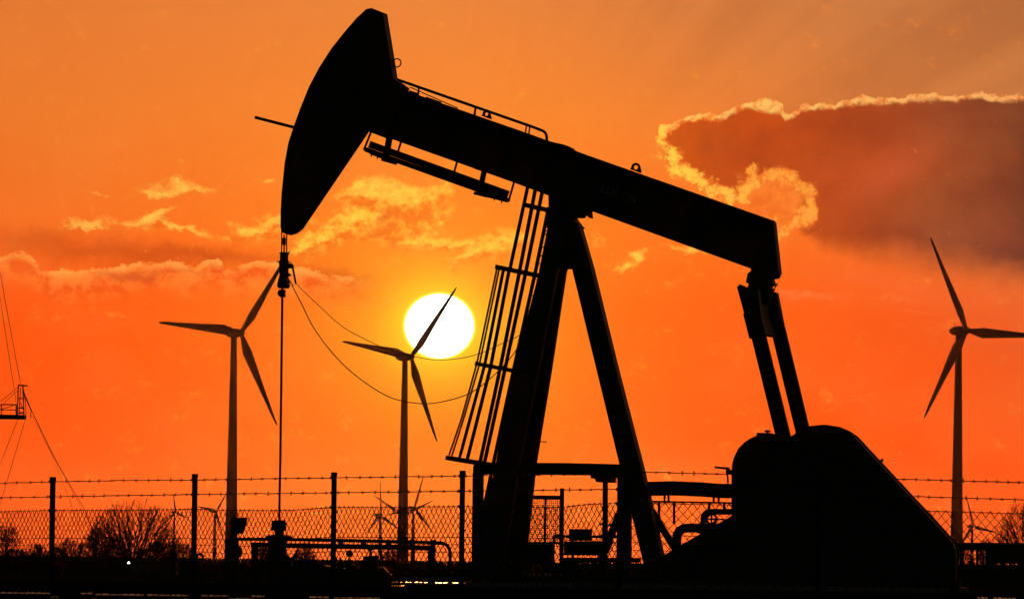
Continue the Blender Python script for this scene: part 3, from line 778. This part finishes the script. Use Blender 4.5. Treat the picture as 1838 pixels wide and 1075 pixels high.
# junction box on its post
FJ, fj = frame_thing('control_panel', 425, 1052, 118.5, 0, 'hooded control panel with a slanted right side on a thick post, left of the wellhead', 'control panel')
b = MB(); FJ.prism(b, [(416, 928), (444, 928.5), (441, 944), (436, 957.5), (416, 957)], -0.14, 0.14); b.build('hood', M_CABIN, fj)
b = MB(); FJ.prism(b, [(404, 967), (428, 966), (428, 980), (434, 982), (434, 998), (428, 1000), (428, 1052), (404, 1052)], -0.14, 0.14); b.build('cabinet', M_CABIN, fj)
b = MB(); FJ.bar(b, (421, 955), (420, 975), 9, 0.08); b.build('post', M_STEEL, fj)
FU, fu = frame_thing('vent_pipe', 360, 1052, 126, 0, 'short gooseneck vent pipe standing just right of the second fence post', 'pipe')
b = MB(); FU.tube(b, rounded([(354, 1008), (354, 994), (364, 994), (363, 1052)], 4), 4.5, 0, 8); b.build('gooseneck', M_STEEL, fu)
b = MB(); FU.bar(b, (350, 1008), (358, 1008), 3, 0.05); b.build('outlet_collar', M_STEEL, fu)

# ------------------------------------------------------------------ mesh gate and service rail at the post foot
def fine_mesh(mb, f, x0, x1, y0, y1, pitch, ly, wpx=0.9):
    n = int((x1 - x0) / pitch); m = int((y1 - y0) / pitch)
    for i in range(n + 1):
        x = x0 + (x1 - x0) * i / n; mb.bar(f.p(x, y0, ly), f.p(x, y1, ly), wpx / f.ppm, 0.006)
    for i in range(m + 1):
        y = y0 + (y1 - y0) * i / m; mb.bar(f.p(x0, y, ly + 0.01), f.p(x1, y, ly + 0.01), wpx / f.ppm, 0.006)
def pj_thing(name, x, ly, label, cat):
    o = PJ.o + Matrix.Rotation(-PSI, 3, 'Z') @ PJ.p(x, 1055, ly)
    return Frame(0, 0, 0, PSI, origin=o), empty(name, o, -PSI, label, cat)
FT, ft = pj_thing('mesh_gate', 970, 1.9, 'fine wire mesh gate with a tall end post between the post legs', 'gate')
b = MB(); FT.bar(b, (900, 891), (1008, 892.5), 7.5, 0.05); FT.bar(b, (979.5, 893), (978, 975), 4.2, 0.04); FT.bar(b, (900, 974), (1005, 974), 5, 0.05); FT.bar(b, (904, 890), (902, 1050), 5, 0.05); b.build('gate_frame', M_STEEL, ft)
b = MB(); FT.bar(b, (1009, 876), (1007, 1054), 7.5, 0.07); b.build('gate_post', M_STEEL, ft)
b = MB(); fine_mesh(b, FT, 906, 1004, 896, 972, 3.4, 0.0, 0.8); b.build('mesh_panel', M_GALV, ft)
b = MB(); FT.prism(b, [(904, 976), (995, 976), (994, 1012), (904, 1012)], -0.02, 0.02); b.build('kick_panel', M_CABIN, ft)
b = MB(); fine_mesh(b, FT, 906, 1002, 1014, 1050, 4, 0.0, 1.2); b.build('lower_mesh', M_GALV, ft)
FC, fc = pj_thing('service_rail', 1060, 1.75, 'low railed platform with solid panel and grating between mesh gate and rear leg', 'railing')
b = MB(); FC.bar(b, (1012, 962), (1118, 963.5), 5.5, 0.05); FC.bar(b, (1012, 1003.5), (1150, 1004), 8, 0.06); FC.bar(b, (995, 962), (1012, 962), 7, 0.05); FC.bar(b, (994, 962), (993, 1052), 4, 0.05); b.build('rail', M_STEEL, fc)
b = MB(); FC.prism(b, [(1012, 971), (1082, 970.5), (1102, 971), (1096, 985), (1090, 996.5), (1012, 996)], -0.03, 0.03); b.build('panel', M_CABIN, fc)
b = MB(); fine_mesh(b, FC, 1012, 1150, 1008, 1051, 4.4, 0.0, 2.0); b.build('grating', M_GALV, fc)
b = MB()
for x, w in ((1016, 14), (1035, 6), (1066, 13), (1084, 12), (1113, 14)):
    b = MB(); FC.bar(b, (x, 1004), (x, 1052), w, 0.04); b.build('rail_post', M_STEEL, fc)
FB, fb = pj_thing('motor_box', 1042, 1.6, 'plain dark box sitting on the service rail between gate post and thin prop', 'box')
b = MB(); FB.prism(b, [(1021, 950), (1022, 949), (1062, 949), (1063, 950), (1063, 969), (1021, 969)], -0.15, 0.15); b.build('housing', M_CABIN, fb)
b = MB(); FB.bar(b, (1020, 969.5), (1064, 969.5), 2, 0.34); FB.bar(b, (1028, 970), (1028, 1050), 5, 0.06); b.build('stand', M_STEEL, fb)

# ------------------------------------------------------------------ signal cables from the carrier to the post
def cable(pts, r, label):
    P0 = Vector(at(pts[0][0], pts[0][1], 118.7)); n = len(pts); out = []
    for i in range(n - 1):                       # Catmull-Rom through the traced sag
        a, b_, c_, d_ = (Vector(pts[max(0, min(n - 1, i + k_))]) for k_ in (-1, 0, 1, 2))
        for q in range(5):
            t = q / 5
            v = 0.5 * ((2 * b_) + (c_ - a) * t + (2 * a - 5 * b_ + 4 * c_ - d_) * t * t + (3 * b_ - a - 3 * c_ + d_) * t ** 3)
            f_ = (i + t) / (n - 1); out.append(at(v.x, v.y, 119.6 - 2.2 * f_) - P0)
    out.append(at(pts[-1][0], pts[-1][1], 117.4) - P0)
    mb = MB(); mb.tube(out, r, 5)
    return tag(mb.build('signal_cable', M_CABLE, loc=P0), label, 'cable', 'slack cables between rod and post')
cable([(536, 512), (540, 518), (575, 551), (616, 587), (660, 611), (700, 628), (760, 643), (800, 645.5), (850, 638), (900, 617), (930, 603), (946, 590)], 0.0058, 'shorter slack cable crossing just below the sun')
cable([(519, 502), (541, 545), (564, 590), (600, 637), (640, 675), (690, 708), (730, 721), (770, 724), (810, 717), (850, 702), (890, 670), (922, 635), (941, 600)], 0.0085, 'longer slack cable drooping well below the sun')

# ------------------------------------------------------------------ fence
YC = 62.0
XC = (1125 - 919) / FPX * YC
def left_line(x):
    k_ = (x - 919) / FPX; s_ = (XC - k_ * YC) / (0.5 + 0.866 * k_); return YC + 0.866 * s_
def right_line(x):
    k_ = (x - 919) / FPX; s_ = (k_ * YC - XC) / (0.906 - 0.4226 * k_); return YC + 0.4226 * s_
def interp(tab, x):
    if x <= tab[0][0]: i = 0
    elif x >= tab[-1][0]: i = len(tab) - 2
    else: i = max(j for j in range(len(tab) - 1) if tab[j][0] <= x)
    (x0, y0), (x1, y1) = tab[i], tab[i + 1]
    return y0 + (y1 - y0) * (x - x0) / (x1 - x0)
def fence(name, label, line, x0, x1, posts, w1, w2, top, cross=()):
    org = at((x0 + x1) / 2, 1000, line((x0 + x1) / 2)); org.z = PAD
    root = empty(name, org, 0, label, 'fence')
    def pt(x, y): return at(x, y, line(x)) - org
    for x, y in posts:
        p = pt(x, y); q = Vector((p.x, p.y, 0.0)); mb = MB(); sc = FPX / line(x)
        mb.bar(p, q, 9.6 / sc, 0.05); mb.bar(p + Vector((0, 0, 0.002)), p - Vector((0, 0, 7 / sc)), 11.2 / sc, 0.06)
        for tab in (w1, w2, top):
            c_ = pt(x - 5, interp(tab, x)); mb.box(c_ + Vector((-0.012, -0.03, -0.012)), c_ + Vector((0.012, 0.03, 0.012)))
        mb.build('fence_post', M_POST, root)
    rr = random.Random(3)
    for tab in (w1, w2):
        mb = MB(); pts = []; n = int((x1 - x0) / 12)
        for i in range(n + 1):
            x = x0 + (x1 - x0) * i / n; pts.append(pt(x, interp(tab, x) + rr.uniform(-0.35, 0.35)))
        mb.tube(pts, 0.0055, 4)
        x = x0 + 6
        while x < x1:
            c_ = pt(x, interp(tab, x)); a = rr.uniform(0.5, 1.2)
            for s_ in (-1, 1):
                d = Vector((math.cos(a) * s_ * 0.5, 0.4, math.sin(a))) * 0.021; mb.tube([c_ - d, c_ + d], 0.004, 3)
            x += rr.uniform(17, 25) * (0.5 if False else 1)
        mb.build('barbed_wire', M_GALV, root)
    # woven mesh: zigzag wires meeting at their bends
    A, B = pt(x0, 950), pt(x1, 950); L = (Vector((B.x, B.y)) - Vector((A.x, A.y))).length
    half = 0.0435; n = int(L / half)
    P0, P1 = Vector((A.x, A.y, 0)), Vector((B.x, B.y, 0))
    # table from fraction to pixel x
    samples = [(x0 + (x1 - x0) * i / 200) for i in range(201)]
    fr = []
    for x in samples:
        q = pt(x, 950); fr.append(((Vector((q.x, q.y, 0)) - P0).length / L, pt(x, interp(top, x)).z))
    def ztop(f_):
        j = min(199, max(0, int(f_ * 200)))
        while j < 199 and fr[j + 1][0] < f_: j += 1
        while j > 0 and fr[j][0] > f_: j -= 1
        (a, za), (b_, zb) = fr[j], fr[j + 1]; return za + (zb - za) * (f_ - a) / max(1e-6, b_ - a)
    mb = MB()
    for i in range(n):
        pts = []
        for j in range(40):
            f_ = (i + (j + i) % 2) / n; q = P0.lerp(P1, min(1, f_)); z = ztop(min(1, f_)) - j * 0.0425 + (0.012 if j == 0 else 0)
            if z < 0.05: break
            pts.append((q.x + rr.uniform(-1, 1) * 0.0015, q.y + (0.004 if j % 2 else -0.004), z + rr.uniform(-1, 1) * 0.002))
        mb.tube(pts, 0.0046, 3, caps=False)
    mb.build('chain_link_mesh', M_GALV, root)
    mb = MB()
    for dz in (0.0, 0.27, 0.335, 0.40, 0.9):
        mb.tube([Vector((P0.lerp(P1, i / 60).x, P0.lerp(P1, i / 60).y + 0.008, ztop(i / 60) - dz)) for i in range(61)], 0.0038 if dz else 0.0048, 4)
    mb.build('tension_wire', M_GALV, root)
    return root
fence('chain_link_fence', 'chain link fence running obliquely from left edge to the pumpjack, barbed wire on top', left_line, -40, 1118,
      [(95, 856), (350, 850.5), (600, 847.5), (830.5, 844.5), (1113, 846)],
      [(-40, 868.5), (0, 867), (95, 864), (220, 862), (345, 861), (470, 859), (600, 857), (830, 854), (1118, 849)],
      [(-40, 894), (0, 893), (95, 891), (345, 887), (600, 884), (830, 881), (1118, 877.5)],
      [(-40, 919), (0, 918), (95, 915.5), (220, 915.5), (345, 913.5), (400, 915), (470, 916), (530, 915), (595, 910), (700, 910), (830, 908.5), (950, 909.5), (1010, 910), (1060, 904), (1118, 903)])
fence('chain_link_fence', 'chain link fence with wide square diamonds running right from behind the rear leg', right_line, 1126, 1990,
      [(1470, 846), (1895, 852)],
      [(1126, 846), (1160, 847), (1300, 850.5), (1615, 859.6), (1838, 865.6), (1990, 870)],
      [(1126, 877.5), (1637, 890.6), (1838, 896.6), (1990, 901)],
      [(1126, 902), (1310, 906), (1662, 917), (1838, 921.5), (1990, 925)])

# ------------------------------------------------------------------ low barrier along the front of the pad with pale dashes
FR = Frame(919, 1090, 58.5, 0)
bar_o = FR.o.copy(); bar_o.z = ground_z(58.5)
FR = Frame(0, 0, 0, 0, origin=bar_o)
barrier = empty('road_barrier', bar_o, 0, 'low black roadside barrier with rows of small pale dashes along the bottom edge', 'barrier')
b = MB()
zt = FR.p(919, 1058).z
b.box((-9, -0.02, zt - 0.22), (9, 0.02, zt)); b.tube([(-9, -0.03, zt), (9, -0.03, zt)], 0.02, 8); b.tube([(-9, -0.03, zt - 0.21), (9, -0.03, zt - 0.21)], 0.02, 8)
b.build('rail', M_POST, barrier)
for i in range(-4, 5):
    b = MB(); b.box((i * 2.0 - 0.05, 0.03, 0), (i * 2.0 + 0.05, 0.13, zt - 0.02)); b.build('rail_post', M_POST, barrier)
rr = random.Random(11)
def dashes(x0, x1, y, lo=6, hi=12, gap=3.0):   # a run of shiny slats on a thin carrier, tipped slightly towards the road
    b = MB(); x = x0; c0, c1 = FR.p(x0, y + 1.2, -0.55), FR.p(x1, y + 1.2, -0.55)
    b.box((c0.x, -0.62, c0.z - 0.012), (c1.x, -0.03, c0.z - 0.004))
    while x < x1:
        w = rr.uniform(lo, hi); p, q = FR.p(x, y, -0.5), FR.p(min(x + w, x1), y, -0.5); tl = rr.uniform(0.04, 0.07)
        z0 = c0.z - 0.003; zb = z0 + 0.15 * tl
        b.add([(p.x, -0.60, z0), (q.x, -0.60, z0), (q.x, -0.45, zb), (p.x, -0.45, zb), (p.x, -0.45, z0 - 0.003), (q.x, -0.45, z0 - 0.003)],
              [(0, 1, 2, 3), (3, 2, 5, 4), (0, 4, 5, 1), (0, 3, 4), (1, 5, 2)])
        x += w + rr.uniform(1.5, gap)
    b.build('slatted_strip', M_PALE, barrier)
dashes(2, 90, 1062); dashes(146, 166, 1063); dashes(172, 258, 1065); dashes(265, 339, 1066); dashes(362, 410, 1067); dashes(452, 475, 1068)
dashes(148, 166, 1070); dashes(172, 256, 1070.5); dashes(266, 340, 1071.5); dashes(362, 470, 1072); dashes(556, 590, 1070); dashes(600, 682, 1071)
dashes(1755, 1772, 1071, 3, 5); dashes(1784, 1823, 1072, 3, 6); dashes(78, 106, 1069, 4, 7)

# ------------------------------------------------------------------ right-hand steel rail behind the guard
FX, fx = frame_thing('steel_barrier', 1780, 1058, 130, 0, 'dark low steel barrier right of the guard under the tall turbine', 'barrier')
b = MB(); FX.prism(b, [(1705, 973), (1850, 974), (1990, 976), (1990, 990), (1705, 987)], -0.08, 0.08); b.build('top_beam', M_STEEL, fx)
b = MB(); FX.prism(b, [(1705, 1012), (1990, 1014), (1990, 1056), (1705, 1056)], -0.06, 0.06); b.build('lower_panel', M_CABIN, fx)
for x in (1726, 1754, 1772, 1800, 1830, 1860, 1900, 1950):
    b = MB(); FX.bar(b, (x, 980), (x, 1056), 8 if x != 1754 else 5, 0.08, 0.02); b.build('post', M_STEEL, fx)
b = MB(); FX.prism(b, [(1776, 987), (1990, 989), (1990, 1013), (1776, 1011)], -0.03, 0.03); b.build('side_panel', M_CABIN, fx)

# ------------------------------------------------------------------ wind turbines
def turbine(hub, tower_x, Y, Lm, yaw, phase, label, thick=1.0):
    H = at(hub[0], hub[1], Y); bx = at(tower_x, hub[1], Y)
    base = Vector((bx.x, Y, 0)); hz = H.z
    root = empty('wind_turbine', base, 0, label, 'wind turbine', 'wind turbines on the plain')
    s_ = Lm / 41.0 * thick
    b = MB(); prof = []
    for i in range(13):
        t = i / 12; prof.append(((2.75 - 1.55 * t ** 0.85) * s_, (hz - 1.6 * s_) * t))
    b.lathe((0, 0, 0), prof, 18)
    for i in range(len(b.smooth)): b.smooth[i] = True
    b.build('tower', M_TURB, root)
    axis = Vector((math.sin(yaw), -math.cos(yaw), 0)); side = Vector((math.cos(yaw), math.sin(yaw), 0)); upv = Vector((0, 0, 1))
    hub_p = Vector((H.x - base.x, 0, hz))
    hub_p.y = axis.y * (hub_p.x / axis.x if abs(axis.x) > 0.15 else 3.0 * s_)
    tail = hub_p - axis * 10.5 * s_
    b = MB(); pts = []; rs = []
    for t, r_ in ((0.0, 1.5), (0.12, 1.95), (0.45, 2.1), (0.75, 1.7), (0.93, 1.05), (1.0, 0.45)):
        pts.append((hub_p - axis * 1.4 * s_).lerp(tail, t)); rs.append(r_ * s_ * 0.92)
    b.tube(pts, rs, 14)
    mast = hub_p.lerp(tail, 0.72) + upv * 1.2 * s_
    b.tube([mast, mast + upv * 1.9 * s_], 0.09 * s_, 4); b.tube([mast + upv * 1.4 * s_ - side * 0.9 * s_, mast + upv * 1.4 * s_ + side * 0.9 * s_], 0.08 * s_, 4)
    b.build('nacelle', M_TURB, root)
    b = MB(); b.tube([hub_p - axis * 1.6 * s_, hub_p, hub_p + axis * 1.2 * s_, hub_p + axis * 2.0 * s_], [1.5 * s_, 1.55 * s_, 1.15 * s_, 0.3 * s_], 14); b.build('hub', M_TURB, root)
    for k_ in range(3):
        a = phase + k_ * 2 * math.pi / 3
        d = side * math.cos(a) + upv * math.sin(a); tg = -side * math.sin(a) + upv * math.cos(a)
        b = MB(); vs = []; st_ = ((0.0, 1.8, 1.8), (0.05, 1.9, 1.7), (0.12, 3.0, 1.4), (0.2, 4.2, 1.0), (0.32, 3.7, 0.8), (0.5, 2.8, 0.55), (0.7, 2.0, 0.36), (0.88, 1.35, 0.22), (0.97, 0.8, 0.12), (1.0, 0.25, 0.07))
        n = 10
        for t, ch, th in st_:
            tw = R(14) * (1 - t); c_ = hub_p + d * (Lm * t) + axis * (0.9 * s_ * t * t) + tg * ((-0.18 * ch + 0.3) * s_ if t > 0.05 else 0)
            e1 = tg * math.cos(tw) + axis * math.sin(tw); e2 = axis * math.cos(tw) - tg * math.sin(tw)
            for j in range(n):
                q = 2 * math.pi * j / n; vs.append(c_ + e1 * (math.cos(q) * ch * s_ / 2) + e2 * (math.sin(q) * th * s_ / 2))
        m_ = len(st_)
        b.add(vs, [(i * n + j, i * n + (j + 1) % n, (i + 1) * n + (j + 1) % n, (i + 1) * n + j) for i in range(m_ - 1) for j in range(n)] + [tuple(range(n)), tuple((m_ - 1) * n + j for j in range(n))], True)
        b.build('blade', M_TURB, root)
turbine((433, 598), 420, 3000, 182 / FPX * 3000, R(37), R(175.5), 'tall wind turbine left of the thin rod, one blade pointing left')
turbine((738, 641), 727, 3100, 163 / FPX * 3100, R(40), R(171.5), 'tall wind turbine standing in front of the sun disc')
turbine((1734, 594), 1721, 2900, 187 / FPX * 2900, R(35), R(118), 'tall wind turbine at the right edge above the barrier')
turbine((315, 919), 313, 9000, 34 / FPX * 9000, R(40), R(100), 'tiny wind turbine beside the round bare tree', 1.5)
turbine((388, 917), 386, 8200, 52 / FPX * 8200, R(50), R(171), 'small wind turbine peeking out left of the tall left tower', 1.2)
turbine((684, 924), 683, 8000, 62 / FPX * 8000, R(55), R(95), 'small wind turbine just left of the middle tower', 1.1)
turbine((722, 925), 721, 9300, 64 / FPX * 9300, R(15), R(146), 'small wind turbine mostly hidden behind the middle tower', 1.0)
turbine((744, 911), 742, 8000, 62 / FPX * 8000, R(35), R(73), 'small wind turbine just right of the middle tower', 1.1)
turbine((1747, 944), 1745, 8500, 54 / FPX * 8500, R(35), R(108), 'small wind turbine low beside the right tower', 1.2)
turbine((1088, 940), 1087, 9500, 54 / FPX * 9500, R(52), R(115), 'tiny wind turbine glimpsed behind the thin prop under the portal', 1.0)

# ------------------------------------------------------------------ bare trees and shrubs
def branchy(base, height, width, seedv, limbs=40, depth=4, r0=None, trunk_h=0.12, fan=1.0, twig=1.0, fine=0.013):
    """Bare crown: long limbs fan out to a dome, side branches and fine twigs along each. Returns two builders (limbs, twigs)."""
    rr = random.Random(seedv); big, small = MB(), MB(); r0 = r0 or height * 0.02
    def run(mb, p, d, ln, r, segs, wob, n, up=0.10):
        pts = [p]; rs = [r]
        for k_ in range(segs):
            d = (d + Vector((rr.gauss(0, wob), rr.gauss(0, wob), rr.gauss(0, wob) + up * 0.5))).normalized()
            q_ = p + d * ln / segs
            if (q_.x / (width * 0.5)) ** 2 + (q_.y / (width * 0.5)) ** 2 + (max(0, q_.z - height * 0.12) / (height * 0.88)) ** 2 > rr.uniform(0.80, 1.07) or q_.z < 0.05: break
            p = q_; pts.append(p); rs.append(r * (1 - 0.62 * (k_ + 1) / segs))
        if len(pts) < 2: pts.append(p + d * ln * 0.02); rs.append(r * 0.8)
        mb.tube(pts, rs, n, caps=False); return pts
    rmin = fine
    def side(pts, ln, r, lev):
        m_ = len(pts) - 1
        for q in range(int((5 if lev == 1 else 3) * twig + rr.random())):
            t = rr.uniform(0.28, 1.0) * m_; i = min(m_ - 1, int(t)); p = pts[i].lerp(pts[i + 1], t - i)
            dd = (pts[i + 1] - pts[i]).normalized(); v = Vector((rr.gauss(0, 1), rr.gauss(0, 1), rr.gauss(0, 1))); v = (v - dd * v.dot(dd)).normalized()
            nd = (dd + v * rr.uniform(0.35, 0.8) + Vector((0, 0, 0.12))).normalized(); l2 = ln * rr.uniform(0.32, 0.55)
            sub = run(small, p, nd, l2, max(r * 0.55, rmin), 3, 0.12, 3)
            if lev < depth - 1: side(sub, l2, max(r * 0.55, rmin), lev + 1)
    top = Vector((0, 0, height * trunk_h)); big.tube([(0, 0, -0.4), top * 0.5, top], [r0 * 1.8, r0 * 1.5, r0 * 1.3], 7)
    for i in range(limbs):
        u_ = (i + 0.5) / limbs; a = i * 2.39996 + rr.uniform(-0.3, 0.3); tilt = fan * 1.25 * math.sqrt(u_) + rr.uniform(-0.08, 0.08)
        d = Vector((math.sin(tilt) * math.cos(a), math.sin(tilt) * math.sin(a), math.cos(tilt)))
        R_ = Vector((d.x * width * 0.5, d.y * width * 0.5, d.z * height * (1 - trunk_h))); ln = R_.length * rr.uniform(0.85, 1.05)
        p0 = Vector((0, 0, height * trunk_h * rr.uniform(0.35, 1.0))); r = r0 * rr.uniform(0.35, 0.65)
        pts = run(big, p0, R_.normalized(), ln, r, 7, 0.06, 4)
        side(pts, ln, r * 0.6, 1)
    return big, small
def tree(name, x, top_y, base_y, halfw, Y, seedv, label, cat='tree', **kw):
    b0 = at(x, base_y, Y); sc = FPX / Y; base = Vector((b0.x, Y, ground_z(Y)))
    h = at(x, top_y, Y).z - base.z
    root = empty(name, base, 0, label, cat, 'bare trees and shrubs along the field edge')
    big, small = branchy(base, h, 2 * halfw / sc, seedv, **kw)
    big.build('trunk', M_BARK, root); small.build('crown', M_BARK, root)
tree('bare_tree', 238, 889, 1012, 104, 600, 5, 'wide dome shaped bare tree left of the second fence post', limbs=66, depth=4, trunk_h=0.16, fan=1.18, fine=0.0105)
tree('bare_tree', 10, 928, 1010, 34, 560, 9, 'slim bare tree at the left edge', limbs=26, depth=4, trunk_h=0.35, fan=1.0)
tree('bare_tree', 1846, 886, 1012, 80, 620, 21, 'dense round bare tree at the right edge', limbs=66, depth=4, trunk_h=0.12, fan=1.2, fine=0.012)
for i, (x, t, hw, Y, lb) in enumerate([
        (62, 972, 40, 580, 'low twiggy shrub just left of the first fence post'), (128, 962, 36, 640, 'twiggy shrub right of the first fence post'), (172, 940, 34, 650, 'taller twiggy shrub on the left flank of the dome shaped tree'),
        (100, 976, 30, 600, 'low shrub directly behind the first fence post'), (205, 960, 36, 620, 'dark shrub in front of the left half of the dome shaped tree'), (288, 962, 36, 610, 'dark shrub behind the roof of the low cabin'),
        (28, 980, 40, 540, 'low shrub under the slim bare tree at the left edge'), (322, 966, 34, 700, 'twiggy shrub under the tiny turbine beside the dome shaped tree'),
        (472, 966, 20, 640, 'twiggy shrub between control panel and wellhead'), (548, 968, 26, 660, 'twiggy shrub right of the wellhead'), (700, 978, 24, 680, 'twiggy shrub left of the middle turbine tower'),
        (1772, 962, 26, 620, 'small shrub left of the dense round tree at the right edge'), (1735, 985, 24, 640, 'small shrub seen through the gap in the right barrier')]):
    tree('shrub', x, t, 1012, hw, Y, 40 + i, lb, 'shrub', limbs=40, depth=4, trunk_h=0.05, fan=1.25, r0=0.06, twig=1.2)

# scrub belt along the field edge (uncountable)
b = MB(); rr = random.Random(4)
for i in range(15000):
    Y = rr.uniform(430, 720); px_ = rr.uniform(-120, 1960); c_ = at(px_, 1000, Y); dens_ = 0.75 + 0.35 * math.sin(px_ * 0.021) * math.sin(px_ * 0.0063 + 1)
    h = abs(rr.gauss(0.75, 0.40)) * (1.1 if px_ < 330 else 0.9) * dens_ + 0.3; lean = rr.uniform(-0.5, 0.5) * h; w = rr.uniform(0.03, 0.10)
    x_ = c_.x; z0 = 0
    b.add([(x_ - w, Y, z0), (x_ + w, Y + 0.05, z0), (x_ + lean * 0.6 + w * 0.8, Y, z0 + h * 0.6), (x_ + lean, Y + 0.1, z0 + h), (x_ + lean * 0.5 - w * 0.8, Y, z0 + h * 0.6)], [(0, 1, 2, 3, 4)])
tag(b.build('scrub', M_SCRUB), 'dark belt of low scrub along the edge of the field', None, None, 'stuff')

# low site cabin with a lit lamp, slim post
FK, fk = frame_thing('site_cabin', 275, 1040, 300, 0, 'low flat site cabin under the dome shaped bare tree', 'cabin')
b = MB(); FK.prism(b, [(237, 1052), (237, 1008), (318, 1008), (318, 1052)], -1.2, 1.2); b.build('wall', M_CABIN, fk)
b = MB(); FK.prism(b, [(235, 1008), (235, 1006), (320, 1006), (320, 1008)], -1.35, 1.35); rf = b.build('roof', M_CABIN, fk)
b = MB(); FK.prism(b, [(266, 1006), (267, 1002.5), (282, 1002.5), (283, 1006)], -0.3, 0.3); b.build('roof_vent', M_CABIN, rf)
FLm, flm = frame_thing('flood_lamp', 231, 1040, 298, 0, 'bright white lamp glowing beside the low cabin', 'lamp')
b = MB(); c_ = FLm.p(231, 1009.5); b.sphere(c_, 2.3 / FLm.ppm); b.build('lamp_glass', M_LAMP, flm)
b = MB(); FLm.bar(b, (231, 1050), (231, 1013), 2, 0.05); b.build('pole', M_STEEL, flm)
FO, fo = frame_thing('marker_post', 171, 1045, 200, 0, 'plain dark post between first fence post and dome shaped tree', 'post')
b = MB(); FO.bar(b, (171, 964), (170.5, 1050), 6, 0.1); b.build('shaft', M_POST, fo)
b = MB(); FO.bar(b, (171, 962), (171, 966), 8, 0.13); b.build('cap', M_POST, fo)

# ------------------------------------------------------------------ workover rig at the left edge
FW = Frame(-70, 1040, 350, 0); base = FW.o.copy(); base.z = 0; FW = Frame(0, 0, 0, 0, origin=base)
rig = empty('workover_rig', base, 0, 'distant service rig platform with guy wires at the left edge', 'drilling rig')
b = MB()
for x in (-95, -45):
    for ly in (-0.7, 0.7): b.bar(FW.p(x, 1045, ly), FW.p(-70 + (x + 70) * 0.6, 330, ly), 0.12, 0.12)
for i in range(18):
    y0, y1 = 1040 - i * 39, 1040 - (i + 1) * 39; s0, s1 = 25 - 10 * i / 18, 25 - 10 * (i + 1) / 18; sg = 1 if i % 2 else -1
    b.bar(FW.p(-70 - s0 * sg, y0, -0.7), FW.p(-70 + s1 * sg, y1, -0.7), 0.06, 0.06); b.bar(FW.p(-70 - s0, y0, -0.7), FW.p(-70 + s0, y0, -0.7), 0.06, 0.06)
b.build('mast', M_STEEL, rig)
b = MB(); b.box(FW.p(-95, 750, -0.8), FW.p(47, 745.5, 0.8)); b.build('platform', M_STEEL, rig)
b = MB()
for (x0, y0), (x1, y1), w in (((-50, 725.5), (33, 726), 2), ((-50, 735), (33, 735.5), 1.5), ((3, 725), (3, 747), 2), ((29, 725), (29, 747), 2), ((-25, 725), (-25, 747), 2),
                              ((0, 735), (29, 726), 1.5), ((0, 722), (33, 694), 1), ((0, 730), (33, 700), 1)): FW.bar(b, (x0, y0), (x1, y1), w, 0.05, -0.7)
b.build('guard_rail', M_STEEL, rig)
b = MB()
for (x0, y0), (x1, y1), w in (((33, 691), (31, 748), 2.2), ((41, 691), (43, 748), 2.2), ((37, 695), (34, 748), 1.5), ((32, 691), (50, 692.5), 2.4), ((33, 715), (43, 715), 1.8), ((33, 732), (43, 732), 2.5), ((33, 741), (43, 741), 3),
                              ((35, 718), (42, 736), 1.4), ((40, 690), (45, 715), 2.0), ((45, 712), (56, 737), 1.6), ((56, 733), (55, 750), 1.5), ((45, 715), (47, 748), 1.2)): FW.bar(b, (x0, y0), (x1, y1), w, 0.06, 0)
b.build('davit_frame', M_STEEL, rig)
b = MB()
for pts, w in (([(-60, 335), (0, 489), (37, 691)], 1.3), ([(-55, 330), (0, 534), (29, 722)], 1.2), ([(43, 702), (56, 735), (100, 825), (153, 916), (190, 985)], 1.2), ([(43, 702), (56, 736), (92, 812), (149, 916), (184, 985)], 1.0),
               ([(57, 745), (90, 810), (123, 892), (150, 960)], 0.6), ([(33, 750), (0, 834), (-60, 990)], 1.1), ([(47, 748), (0, 906), (-25, 990)], 1.2)):
    FW.tube(b, pts, w, 0, 4)
b.build('guy_wire', M_STEEL, rig)

# ------------------------------------------------------------------ evening haze
HAZE_DENSITY = 9.0e-7
b = MB(); b.box((-8000, -600, -1.0), (8000, 14600, 150.0))
hz = tag(b.build('haze', M_GROUND), None, None, None, 'stuff')
hm = bpy.data.materials.new('evening_haze'); hm.use_nodes = True
t = hm.node_tree; t.nodes.clear()
pv = t.nodes.new('ShaderNodeVolumePrincipled'); pv.inputs['Density'].default_value = HAZE_DENSITY
pv.inputs['Color'].default_value = (1.0, 0.55, 0.5, 1); pv.inputs['Anisotropy'].default_value = 0.9
om = t.nodes.new('ShaderNodeOutputMaterial'); t.links.new(pv.outputs[0], om.inputs['Volume'])
hz.data.materials.clear(); hz.data.materials.append(hm)
